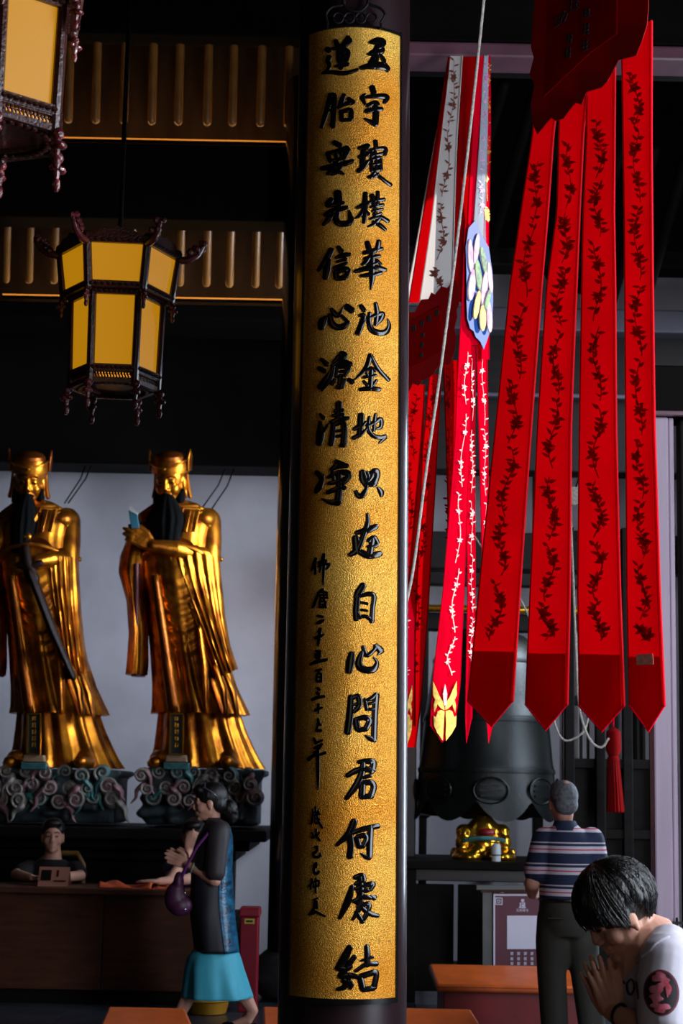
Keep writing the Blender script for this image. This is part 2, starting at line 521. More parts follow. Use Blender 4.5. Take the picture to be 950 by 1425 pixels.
BIG = [
 (CA, '280,335,24 292,375,32 300,405,24|255,402,20 320,388,30 388,335,46|380,308,28 374,340,44 348,368,30|345,375,30 330,470,34 322,560,30|300,425,22 345,415,30 378,432,32 368,500,28|298,425,22 300,470,24 308,512,24|300,465,16 365,462,18|300,505,20 360,500,22|272,548,14 325,540,24 380,530,24|205,405,30 222,415,34|226,470,30 214,505,28 226,545,24 200,590,22 165,606,12|170,607,12 250,596,24 330,606,26 400,595,24 458,575,20'),
 (CA, '570,348,24 620,340,44 668,350,42 645,385,34|640,360,36 622,400,38 600,430,30|545,448,14 590,436,40 650,420,42 668,408,30|625,410,40 606,470,44 596,540,46|600,470,30 570,520,34|645,450,20 675,495,26 685,522,14|492,560,26 540,548,34 610,540,46 680,550,44 708,572,34|700,560,30 706,590,16'),
 (CA, '580,722,34 592,760,32 590,790,24|520,780,18 500,808,28 524,862,14|522,802,20 600,796,26 680,796,34 700,812,34 680,848,20|545,872,26 605,846,26 630,862,22|535,918,30 600,903,28 658,902,26|602,850,32 612,930,36 606,1020,38|610,1025,34 565,1005,26 518,980,12'),
 (CA, '478,1225,26 520,1215,34 545,1210,36|515,1215,30 505,1290,34 498,1380,30|478,1296,24 545,1272,28|470,1412,30 510,1378,28 548,1330,20|608,1168,26 614,1215,26|560,1242,20 640,1226,22 690,1232,28 684,1278,22|572,1245,18 576,1290,20|580,1282,18 665,1268,18|585,1315,18 655,1300,18|600,1235,20 614,1320,22 616,1400,22|648,1300,22 650,1400,26|572,1310,22 578,1408,24|585,1405,26 650,1400,26|585,1360,14 650,1350,14|548,1462,16 605,1450,28 630,1440,22|600,1425,26 570,1470,20|625,1445,22 680,1490,22 735,1528,22'),
 (CA, '268,1178,30 312,1200,32|208,1272,28 290,1252,30 372,1232,42|212,1272,28 236,1332,26|378,1238,36 345,1312,26|276,1256,20 286,1312,20|322,1248,18 324,1300,18|240,1328,20 340,1308,20|162,1392,26 260,1376,36 360,1350,30 418,1330,26|292,1325,30 262,1385,32 236,1420,30 205,1436,16|335,1350,28 295,1412,28 245,1445,14|250,1395,26 300,1415,28 345,1438,14'),
 (CA, '235,782,28 215,880,32 162,1052,22|238,788,22 268,790,28 262,900,32 254,1040,30|258,1045,26 232,1025,12|226,862,16 262,852,18|216,912,16 260,902,18|348,785,24 322,850,30 300,892,16|300,890,18 350,862,24 400,846,26|385,815,24 418,846,34|322,918,26 330,990,26|328,926,24 400,908,28 406,980,28|330,994,22 402,986,24'),
 (CB, '295,168,44 300,240,46 290,320,40|242,222,30 215,262,38 228,276,22|220,274,24 290,260,26 345,250,18|188,350,22 240,325,34 310,305,32 372,288,22|248,335,34 218,385,32 178,428,22|288,320,40 282,385,36 308,420,36 370,422,34 404,402,34 398,350,24 390,312,8'),
 (CB, '458,290,20 505,270,30 552,252,26|525,172,26 520,300,34 515,412,22|512,300,24 482,350,22 442,378,12|532,320,16 552,345,20|578,190,28 594,240,28 598,290,24|628,162,22 624,260,28|570,236,20 680,222,22|572,286,18 672,266,20|584,318,16 666,302,18|600,352,18 655,338,18|566,384,18 640,366,26 712,402,24|605,285,26 604,370,26|642,382,26 600,424,24 548,446,12|590,410,20 640,432,26 690,472,20'),
 (CB, '242,640,34 200,720,36 134,808,20|212,725,38 206,800,44 194,868,34|302,616,22 328,655,30|280,702,16 340,684,30 396,676,20|288,738,16 365,716,20|268,790,24 325,768,24 372,746,18|278,822,34 288,868,34|285,822,30 340,802,34 382,806,30 366,856,32|290,876,28 352,870,30'),
 (CB, '540,578,28 556,640,34|636,570,28 624,640,32|515,664,24 580,648,28 662,630,22|520,714,22 580,694,24 645,690,20|500,760,18 530,736,26 556,705,18|580,650,34 580,780,36 580,880,30 570,968,8|445,816,24 540,792,32 620,788,32 692,804,22|490,854,20 580,842,28 658,830,20|620,722,18 652,760,18|540,758,16 620,748,20'),
 (CB, '198,1198,26 170,1235,48 158,1278,40|230,1180,28 246,1245,38 290,1278,36 345,1270,34 382,1240,26|382,1240,22 335,1190,18 300,1172,22|245,1130,22 268,1165,34 305,1180,24 342,1112,6|370,1108,36 412,1140,38'),
 (CB, '490,1102,24 514,1138,28|480,1180,20 512,1180,26 490,1260,32 462,1328,32|468,1328,24 500,1260,14 530,1215,8|610,1082,22 622,1160,28 612,1255,26|545,1200,18 620,1176,24 668,1168,28 652,1215,26 618,1248,16|560,1160,20 556,1240,30 582,1304,34 650,1326,34 700,1312,32 722,1262,22 708,1208,6'),
 (CC, '160,118,22 206,160,30|138,190,24 186,216,30|145,348,32 190,285,28 236,210,10|325,72,36 345,92,46 300,112,40|262,165,22 320,140,36 400,160,32|256,170,26 236,270,30 165,378,12|300,112,30 262,140,22|292,190,22 282,256,24|290,188,22 345,178,26 384,190,32 356,250,24|294,222,16 356,216,18|286,262,20 352,252,20|322,255,30 318,335,36 290,350,24|272,290,24 248,322,24|350,290,26 335,350,22|385,285,22 416,304,32'),
 (CC, '150,572,16 178,605,26|150,640,22 152,740,48 140,812,38|160,740,20 205,672,16 222,652,8|305,484,38 306,605,40|272,546,22 335,540,26|258,584,20 340,576,24|238,640,22 310,618,34 384,604,20|262,660,32 252,760,36 240,818,34|268,662,24 330,640,30 352,690,34 346,820,36|346,825,30 318,832,22|282,712,18 332,704,18|282,756,18 332,748,18'),
 (CC, '122,1052,26 162,1090,38|165,1120,30 140,1175,38 115,1212,26|282,966,30 336,992,36|240,1030,20 300,998,38 372,998,28|215,1094,18 290,1058,28 368,1056,36 384,1090,34 345,1142,24|222,1144,22 300,1128,28 396,1090,24|210,1220,24 290,1190,30 355,1180,26|250,1050,22 262,1110,20|302,1050,30 312,1180,40 298,1292,42|300,1302,38 230,1298,28 162,1270,8|330,1150,22 350,1180,18'),
 (CC, '566,84,28 530,190,28 442,282,10|572,92,24 630,196,24 718,288,22|520,208,22 570,194,24 608,214,20|510,268,18 570,254,22 612,250,18|576,196,24 566,362,28|512,300,18 542,334,18|618,292,18 590,332,16|484,368,22 560,360,28 640,368,26|530,215,18 545,250,14'),
 (CC, '434,694,24 490,666,28 530,636,14|490,582,38 478,745,32|428,768,24 490,732,26 540,690,12|545,662,20 600,640,24 652,614,26 654,676,22 615,692,14|610,572,18 600,640,22 596,705,20|560,595,18 548,690,26 590,750,26 650,764,24 690,756,24|690,765,22 642,808,14'),
 (CC, '500,1050,36 510,1105,46 532,1155,34|540,1050,16 552,1090,26 545,1120,30|568,1060,26 610,1046,42 622,1085,32 592,1150,40|560,1110,26 580,1080,30|530,1148,36 595,1148,36|538,1180,20 505,1236,32 470,1250,28 448,1212,22|632,1182,18 655,1215,32 658,1244,22'),
 (CD, '588,80,14 590,140,22 566,220,26 512,340,32 462,378,24|508,218,22 580,200,34 652,172,28|500,255,34 512,350,42|598,275,24 635,255,26 662,290,22|625,270,28 612,330,30 602,385,34|590,320,16 655,312,22|540,362,32 600,388,34 680,372,30|570,380,30 640,395,18'),
 (CD, '556,605,34 520,660,36 498,690,16|514,690,28 506,770,32 506,852,28|528,684,20 600,668,24 636,684,24 626,770,24 620,868,26|538,730,14 588,740,14|542,784,14 586,792,14|518,842,22 570,832,20 622,860,22|506,790,14 540,840,12'),
 (CD, '472,1108,32 462,1170,42 452,1236,32|546,1100,22 524,1180,36 560,1222,36 630,1222,34 658,1172,20 632,1132,8|556,1056,20 578,1115,26 620,1095,20 660,1048,20|650,1052,30 684,1082,34|690,1088,26 665,1112,10'),
 (CE, '468,104,30 460,230,36 442,364,34|478,112,24 520,102,28 528,170,28 486,212,22|480,162,16 520,156,18|570,120,18 584,196,22|572,128,18 612,118,22 652,86,24|652,92,32 642,230,30 636,415,30|640,420,28 600,406,24 572,386,6|592,156,16 640,146,16|588,196,18 640,192,16|502,272,30 514,335,34|508,268,24 565,256,28 602,278,30 578,335,28|520,348,26 578,340,26'),
 (CE, '526,582,22 580,576,28 630,586,32 618,652,32|440,682,24 500,648,30 560,636,34 636,640,22|552,696,22 610,684,20|556,590,24 542,680,34 500,760,34 434,848,22|552,742,30 546,826,34|552,738,28 610,732,30 634,764,30 612,836,30|545,838,28 616,832,28'),
 (CE, '490,1018,34 450,1110,36 364,1190,18|456,1110,34 466,1200,32 458,1276,34|478,1104,22 560,1074,28 666,1052,26|612,1064,28 606,1160,32 602,1280,30|602,1284,28 575,1278,24 536,1252,6|508,1140,28 528,1204,28|515,1134,26 560,1122,28 580,1146,26 552,1204,26|530,1206,24 556,1200,24'),
 (CF, '552,216,26 600,206,32 612,240,28|560,262,26 610,246,22|528,282,22 496,390,36 438,514,18|556,300,20 620,276,26 684,262,24 664,306,20|575,320,24 640,312,24|668,352,14 690,366,30|585,222,30 592,330,34 566,402,28|545,392,26 615,362,28 660,366,22|600,390,22 572,460,24 534,524,16|572,432,20 650,410,26 636,480,24 600,545,22|604,445,22 660,484,26 718,498,20|560,470,22 590,520,22 612,545,16'),
 (CF, '510,730,32 470,810,40 418,884,26|545,800,26 500,860,30 444,940,34|430,885,30 480,890,30 520,872,20|446,944,28 510,936,30 575,950,22|500,935,32 476,1015,30 420,1038,18|470,975,34 520,996,28 514,1030,18|636,722,26 640,790,30 636,862,28|556,902,20 630,856,24 708,850,26|588,830,10 640,812,18 680,800,16|588,955,32 606,1032,32|590,944,30 660,922,30 706,916,26 688,1024,30|608,1040,28 684,1030,28'),
]
for cf, t in BIG:
    glyph('calligraphy_character', S(t), cf, on_board, M['letter_lacquer'], board, 1.55)
C1, C2, C3 = crop(415, 760, 8.382), crop(415, 920, 7.917), crop(415, 1110, 7.917)
SMALL = [
 (C1, '205,145,30 180,220,32 152,282,18|195,225,26 200,320,26|232,190,18 320,165,22 318,205,20|235,210,18 320,200,20|232,240,18 300,215,22 365,212,22 325,268,18|300,95,26 272,180,26 250,300,20|300,110,26 296,260,26 290,445,18'),
 (C1, '285,505,24 240,540,24 180,690,30 165,716,18|225,550,22 270,530,24 335,545,22|250,575,18 260,620,22|255,570,18 335,570,20|300,540,20 300,620,22|250,610,22 340,600,22|250,640,22 255,712,26|255,650,20 315,645,22 312,712,28|262,680,16 312,676,16|250,710,26 318,708,26'),
 (C1, '225,812,24 285,825,26|212,900,20 255,885,36 296,862,20'),
 (C1, '255,968,34 235,1005,26|195,1070,28 240,1058,36 294,1030,18|252,1010,30 240,1090,34 230,1160,18'),
 (C1, '205,1222,24 250,1235,34|238,1240,26 215,1290,30|200,1265,26 250,1262,30|252,1270,26 230,1320,28|140,1380,22 210,1350,34 330,1325,26|200,1290,26 255,1340,24'),
 (C2, '190,105,18 225,100,26 256,88,18|228,105,20 215,140,20|208,140,22 202,215,24|210,142,18 250,140,22 252,220,24|212,178,16 248,174,16|208,222,24 252,222,24'),
 (C2, '212,295,24 232,318,26|206,348,26 228,362,26|152,425,28 210,400,28 286,388,24'),
 (C2, '182,545,22 220,525,28 262,512,18|224,478,26 222,572,18'),
 (C2, '218,640,24 226,680,26|210,690,22 244,700,26|195,765,24 246,765,28|215,700,20 200,760,20'),
 (C2, '172,855,26 192,898,28|190,905,22 262,872,20|175,960,24 262,915,24|175,1010,22 210,985,24 250,930,20|112,1082,34 170,1040,28 240,1030,24 296,1008,26|218,960,28 216,1100,32 218,1300,26 220,1412,10|170,1000,20 165,1050,18'),
 (C3, '190,105,18 192,160,18|160,130,14 164,165,18|222,130,14 216,165,18|160,165,16 226,160,16|162,175,20 150,260,24 136,290,14|165,190,18 235,180,18|185,205,14 188,280,18|182,230,14 220,225,14|205,170,20 220,250,22 266,332,18|235,235,14 205,285,14'),
 (C3, '198,350,18 196,430,18|152,385,16 170,440,20|150,440,22 215,405,18|232,380,14 195,440,16|200,425,22 238,472,20'),
 (C3, '180,545,18 208,545,24 200,590,24 170,620,22|168,600,20 168,640,24 205,655,26 240,640,24 242,608,12'),
 (C3, '175,735,18 200,722,24 192,770,22|178,735,20 172,810,26 200,838,26 228,815,22|178,772,14 200,768,16'),
 (C3, '150,895,20 140,950,20 112,978,14|140,945,18 138,1010,18|165,930,16 168,985,18|165,932,16 228,915,18 222,970,16|165,985,18 222,970,18|196,890,18 192,1050,16'),
 (C3, '165,1125,14 208,1108,18|185,1130,20 168,1240,22|172,1150,14 205,1145,18 204,1220,18|175,1180,12 202,1176,12|172,1210,14 204,1204,14|165,1225,18 120,1286,20|120,1286,22 180,1272,22|150,1240,16 200,1262,22 296,1308,16'),
]
for cf, t in SMALL:
    glyph('small_character', S(t), cf, on_board, M['letter_lacquer'], board, 1.4, hmax=.002)

# wrought-iron hook above the board
mb = MB()
HK = crop(420, 0, 5.9375)
def hk(pts, r=.006):
    q = catmull([tuple(map(float, p)) for p in pts], 6)
    mb.chain([P(*HK(x, y), 6.72) for x, y in q], r, 8)
hk([(215, 195), (200, 120), (250, 60), (330, 45), (352, 20), (350, -40)])
hk([(650, 190), (685, 120), (640, 65), (565, 40), (545, 10), (548, -40)])
hk([(350, -40), (345, 40), (400, 85), (480, 95), (540, 40), (548, -40)], .007)
for cx in (300, 390, 485, 575):
    hk([(cx + 42 * math.cos(a), 150 + 42 * math.sin(a)) for a in [PI * .7 - k * PI / 5 for k in range(-1, 9)]], .005)
for cx in (215, 650):
    mb.bar(P(*HK(cx, 190), 6.72), P(*HK(cx, 240), 6.72), .01, .01)
mb.build('hanging_scroll_bracket', M['iron'], board)
# ------------------------------------------------------------------ setting
def struct(name, mb, mat, origin=(0, 0, 0), **k):
    return tag(mb.build(name, mat, None, origin=origin, **k), kind='structure')
floor = struct('floor', MB().box((0, 7, -.03), (14, 22, .04)), M['grout'], smooth=False)
tm = MB().box((0, 0, 0), (.592, .592, .02))
tile0 = None
for i in range(-6, 6):
    for j in range(13, 27):
        c = (i * .6 + .3, j * .6, 0)
        if tile0 is None:
            tile0 = tm.build('floor_tile', M['tile'], floor, origin=(0, 0, 0), smooth=False)
            o = tile0
        else:
            o = tile0.copy(); COL.objects.link(o)
        o.location = (c[0], c[1], -.01 + random.uniform(-.0012, .0012))
struct('wall_back', MB().box((0, 16.5, 4.3), (14, .2, 8.7)), M['plaster'], smooth=False)
struct('wall_left', MB().box((-5.2, 7, 4.3), (.2, 20, 8.7)), M['dark_wood'], smooth=False)
struct('ceiling', MB().box((0, 7, 8.75), (14, 20, .2)), M['beam_wood'], smooth=False)
# unseen right-hand wall, its openings shaped so the sun strikes only the banners
mb = MB()
X0 = 4.1
def wbox(y0, y1, z0, z1): mb.box((X0, (y0 + y1) / 2, (z0 + z1) / 2), (.2, y1 - y0, z1 - z0))
wbox(-2.6, 6.62, -.02, 8.65); wbox(7.45, 9.6, -.02, 8.65); wbox(10.2, 17, -.02, 8.65)
wbox(6.62, 7.45, -.02, 3.0); wbox(6.62, 7.45, 6.5, 8.65)
wbox(9.6, 10.2, -.02, 3.0); wbox(9.6, 10.2, 8.3, 8.65)
struct('wall_right', mb, M['plaster'], smooth=False)

def slab(name, x0, x1, y0, y1, d, thick, mat, **k):
    """beam between two pixel columns and two pixel rows (measured at its left end), at depth d"""
    a, b = P(x0, y0, d), P(x0, y1, d)
    xr = P(x1, y0, d).x
    zc = (a.z + b.z) / 2
    return struct(name, MB().box(((a.x + xr) / 2, d + thick / 2, zc), (xr - a.x, thick, abs(a.z - b.z))), mat, origin=((a.x + xr) / 2, d + thick / 2, b.z), smooth=False, bevel=.015, **k)
slab('trim_1', -120, 470, 412, 640, 15.4, .5, M['beam_wood'])
slab('trim_2', -120, 470, 193, 298, 13.45, .3, M['beam_wood'])
slab('trim_3', -120, 470, -90, 42, 13.2, .22, M['beam_wood'])
slab('trim_4', 500, 1100, 55, 76, 8.9, .22, M['lilac_beam'])  # lower lip of the beam, the light on it put into the lilac
slab('trim_5', 500, 1100, -60, 55, 9.0, .5, M['beam_wood'])
# bays above the statues: warm back boards, rafters, a lit strip lamp on top of each beam
M['ochre_board'] = mk('ochre_board', (46, 29, 12), 0.4, 0, .35, vs=3, stretch=(3, 1, .6))
M['rafter_lacquer'] = mk('rafter_lacquer', (150, 98, 42), 0.3, 0, .2, coat=.3)
M['strip_glow'] = mk('strip_glow', (255, 170, 70), 0.5, 0, 0, emit=.8, emitcol=(255, 150, 50))
ORD = ['first', 'second', 'third', 'fourth', 'fifth', 'sixth', 'seventh', 'eighth', 'ninth', 'tenth', 'eleventh', 'twelfth']
def bay(tiername, y_top, y_bot, d, centers, y_end, wpx, d_up, n):
    a, b = P(-60, y_top, d + .55), P(420, y_bot + 6, d + .55)
    struct('wall_bay_%d' % n, MB().box(((a.x + b.x) / 2, d + .6, (a.z + b.z) / 2 + .4), (b.x - a.x, .08, a.z - b.z + 1.0)), M['ochre_board'], smooth=False)
    for c in centers:
        ye = y_end + (c - 200) * .02
        p0 = P(c, ye, d)
        p1 = P(c + 4, y_top - 40, d_up)
        r = wpx / 2 * d / FPX
        q = MB().chain([p0 + (p1 - p0) * .03, p0 + (p1 - p0) * .5, p1], [r, r * .97, r * .95], 16).build('round_rafter', M['rafter_lacquer'], None, origin=p0)
        i_ = centers.index(c)
        tag(q, ORD[i_] + ' rafter from the left in the %s gilded bay, round dark end' % tiername, 'rafter', 'rafters of the %s gilded bay' % tiername)
    l, r_ = P(5, y_bot + 2, d + .06), P(408, y_bot + 2, d + .06)
    lamp = empty('strip_lamp', ((l.x + r_.x) / 2, d + .06, l.z), None, 'strip lamp')
    MB().bar((l.x, d + .02, l.z - .004), (r_.x, d + .02, l.z - .004), .03, .02).build('housing', M['iron'], lamp)
    MB().bar((l.x, d + .02, l.z + .012), (r_.x, d + .02, l.z + .012), .022, .012).build('diffuser', M['strip_glow'], lamp)
    ar = area('strip_lamp_light', ((l.x + r_.x) / 2, d + .2, l.z + .03), ((l.x + r_.x) / 2, d + .22, l.z + .9), r_.x - l.x, .04, 5.5, (1.0, .62, .25))
    return lamp
bay('upper', 62, 193, 13.5, [60, 95, 133, 172, 211, 248, 288, 323, 362, 400], 172, 13, 13.35, 1)['label'] = 'warm glowing strip lamp along the upper dark beam'
bay('lower', 300, 412, 14.1, [8, 40, 75, 108, 144, 182, 216, 250, 287, 319, 355, 388], 396, 12, 13.66, 2)['label'] = 'warm glowing strip lamp along the lower dark beam above the statues'

slab('trim_12', -120, 470, 416, 436, 14.05, .66, M['beam_wood'])
# the column behind, with its stone drum
def column(px_top, px_bot, d, r, z1, mat, label, drum=True):
    pb, pt = P(px_bot, 1380, d), P(px_top, 200, d)
    t = empty('round_column', (pb.x, d, 0), label, 'column')
    mb = MB()
    def cx(z): return pb.x + (pt.x - pb.x) * (z - pb.z) / (pt.z - pb.z)
    rs = []
    for i in range(13):
        z = (.34 if drum else 0) + z1 * i / 12
        R = r * (1 - .06 * i / 12)
        rs.append([Vector((cx(z) + R * math.cos(2 * PI * k / 40), d + R * math.sin(2 * PI * k / 40), z)) for k in range(40)])
    mb.rings(rs).build('shaft', mat, t)
    if drum:
        MB().lathe([(r * 1.1, 0), (r * 1.32, .05), (r * 1.42, .17), (r * 1.3, .28), (r * 1.05, .34), (.1, .34)], (cx(0), d, 0), 40).build('stone_drum', M['stone'], t)
    return t
column(444, 424, 13.2, .285, 6.8, M['black_lacquer'], 'black lacquered round column on a stone drum, behind the walking woman')

# ledge and altar base under the statues
alt = empty('altar_base', (P(180, 1150, 15).x, 14.6, 0), 'black stepped altar base below the two golden statues', 'altar')
a, b = P(-120, 1147, 14.1), P(371, 1147, 14.1)
W_ = b.x - a.x
cx_ = (a.x + b.x) / 2
def step(z0, z1, ins, nm):
    MB().box((cx_ - ins / 2, 15.2, (z0 + z1) / 2), (W_ - ins, 2.2 - 2 * ins, z1 - z0)).build(nm, M['dark_wood'], alt, smooth=False, bevel=.012)
zt = a.z
step(zt - .09, zt, 0, 'ledge'); step(zt - .17, zt - .09, .14, 'moulding'); step(zt - .26, zt - .17, .26, 'moulding'); step(zt - .75, zt - .26, .34, 'panel'); step(zt - .84, zt - .75, .24, 'moulding'); step(0, zt - .84, .16, 'plinth')
ALTZ = zt

# pale door frame post at the right
M['lilac_daylight'] = mk('lilac_daylight', (150, 132, 150), 0.4, 0, .15, vs=2, stretch=(6, 6, .5))  # lavender cast of the daylight put into the white post's colour
df = empty('door_frame_post', (P(929, 1300, 8.4).x, 8.4, 0), 'pale door post coloured as lit lilac by daylight behind the kneeling person, latch on its edge', 'door post')
p0, p1 = P(912, 1300, 8.4), P(938, 1300, 8.4)
ztop = P(925, 580, 8.4).z
MB().box(((p0.x + p1.x) / 2, 8.46, ztop / 2), (p1.x - p0.x, .12, ztop)).build('post', M['lilac_daylight'], df, smooth=False, bevel=.01)
MB().box((p1.x + .015, 8.44, ztop / 2), (.028, .05, ztop)).build('stop_bead', M['lilac_daylight'], df, smooth=False, bevel=.008)
MB().bar((p1.x - .03, 8.385, P(935, 1284, 8.4).z), (p1.x + .04, 8.385, P(935, 1284, 8.4).z), .012, .012).chain([(p1.x + .01, 8.385, P(935, 1290, 8.4).z), (p1.x + .01, 8.385, P(935, 1278, 8.4).z)], .006, 8).build('latch', M['iron'], df)
sb = P(900, 585, 8.4)
db = empty('door_lintel', (sb.x + .4, 8.46, sb.z), 'dark lintel resting on the pale door post at the right edge', 'lintel')
MB().box((sb.x + .42, 8.5, ztop + .13), (.95, .24, .26)).build('beam', M['beam_wood'], db, smooth=False, bevel=.01)
MB().box((sb.x + .42, 8.5, ztop + .012), (.95, .28, .024)).build('moulding', M['lilac_beam'], db, smooth=False, bevel=.005)
MB().box((P(948, 1300, 8.4).x + .13, 8.5, ztop / 2), (.2, .1, ztop)).build('door_leaf', M['dark_wood'], db, smooth=False, bevel=.01)

# dim timberwork behind the banners
M['grey_beam'] = mk('grey_beam', (48, 44, 52), 0.5, 0, .2, vs=3)
slab('trim_6', 560, 1050, 340, 366, 14.6, .3, M['dark_wood'])
slab('trim_7', 560, 1050, 424, 456, 14.4, .25, M['grey_beam'])
slab('trim_8', 560, 1050, 458, 652, 14.6, .3, M['dark_wood'])
slab('trim_9', 560, 1050, 543, 549, 14.5, .1, M['grey_beam'])
slab('trim_10', 560, 1050, 738, 790, 15.2, .3, M['dark_wood'])
slab('trim_11', 500, 1050, 20, 330, 14.9, .3, M['beam_wood'])
for k, (px, w) in enumerate(((748, 13), (884, 15), (592, 10))):
    p = P(px, 800, 15.6)
    tag(MB().box((p.x, 15.6, 2.9), (w * 15.6 / FPX, .16, 5.8)).build('timber_post', M['dark_wood'], None, origin=(p.x, 15.6, 0), smooth=False, bevel=.01),
        ('dark timber post against the pale back wall, seen between two red tails', 'dark timber post against the back wall, behind the rightmost red tail', 'dark timber post against the back wall, next to the far banner')[k], 'post')
# slanting rafters in the dark roof at top right
for k in range(7):
    x = 2.6 + .32 * k
    a, b = P(700 + 42 * k, 118 + 18 * k, 12.5), P(640 + 42 * k, 330 + 18 * k, 14.2)
    tag(MB().chain([a, b], .05, 10).build('roof_rafter', M['beam_wood'], None, origin=b), ORD[k] + ' slanting dark roof rafter from the left, above the red banners', 'rafter', 'slanting roof rafters at the right')

# screens at the right, behind the man
scr = empty('wooden_screen', (P(845, 1400, 12.6).x, 12.6, 0), 'tall dark lattice screen behind the man in the striped shirt', 'screen')
xl, xr = P(792, 1200, 12.6).x, P(912, 1200, 12.6).x
zs = P(850, 735, 12.6).z
for x in (xl, xl + (xr - xl) * .36, xl + (xr - xl) * .68, xr):
    MB().box((x, 12.6, zs / 2), (.07, .07, zs)).build('stile', M['dark_wood'], scr, smooth=False, bevel=.006)
for z in (.12, .95, 1.25, 1.75, 2.2, zs - .06):
    MB().box(((xl + xr) / 2, 12.6, z), (xr - xl, .05, .07)).build('rail', M['dark_wood'], scr, smooth=False, bevel=.006)
M['pane'] = mk('pane', (120, 140, 165), 0.1, 0, .1)
for i in range(3):
    x0, x1 = xl + (xr - xl) * (.0, .36, .68)[i] + .035, xl + (xr - xl) * (.36, .68, 1)[i] - .035
    for z0, z1 in ((.155, .915), (.985, 1.215), (1.285, 1.715)):
        MB().box(((x0 + x1) / 2, 12.61, (z0 + z1) / 2), (x1 - x0, .02, z1 - z0)).build('panel', M['dark_wood'], scr, smooth=False, bevel=.004)
    for z0, z1 in ((1.785, 2.165), (2.235, zs - .1)):
        nx = 3
        for q in range(1, nx):
            x = x0 + (x1 - x0) * q / nx
            MB().box((x, 12.6, (z0 + z1) / 2), (.018, .03, z1 - z0)).build('lattice_bar', M['dark_wood'], scr, smooth=False)
for px, py, w, h in ((832, 1030, 6, 14), (846, 1030, 5, 14), (868, 925, 4, 9), (868, 800, 4, 12)):
    p = P(px, py, 12.65)
    MB().box((p.x, 12.65, p.z), (w * .0053, .01, h * .0053)).build('glass_pane', M['pane'], scr, smooth=False)

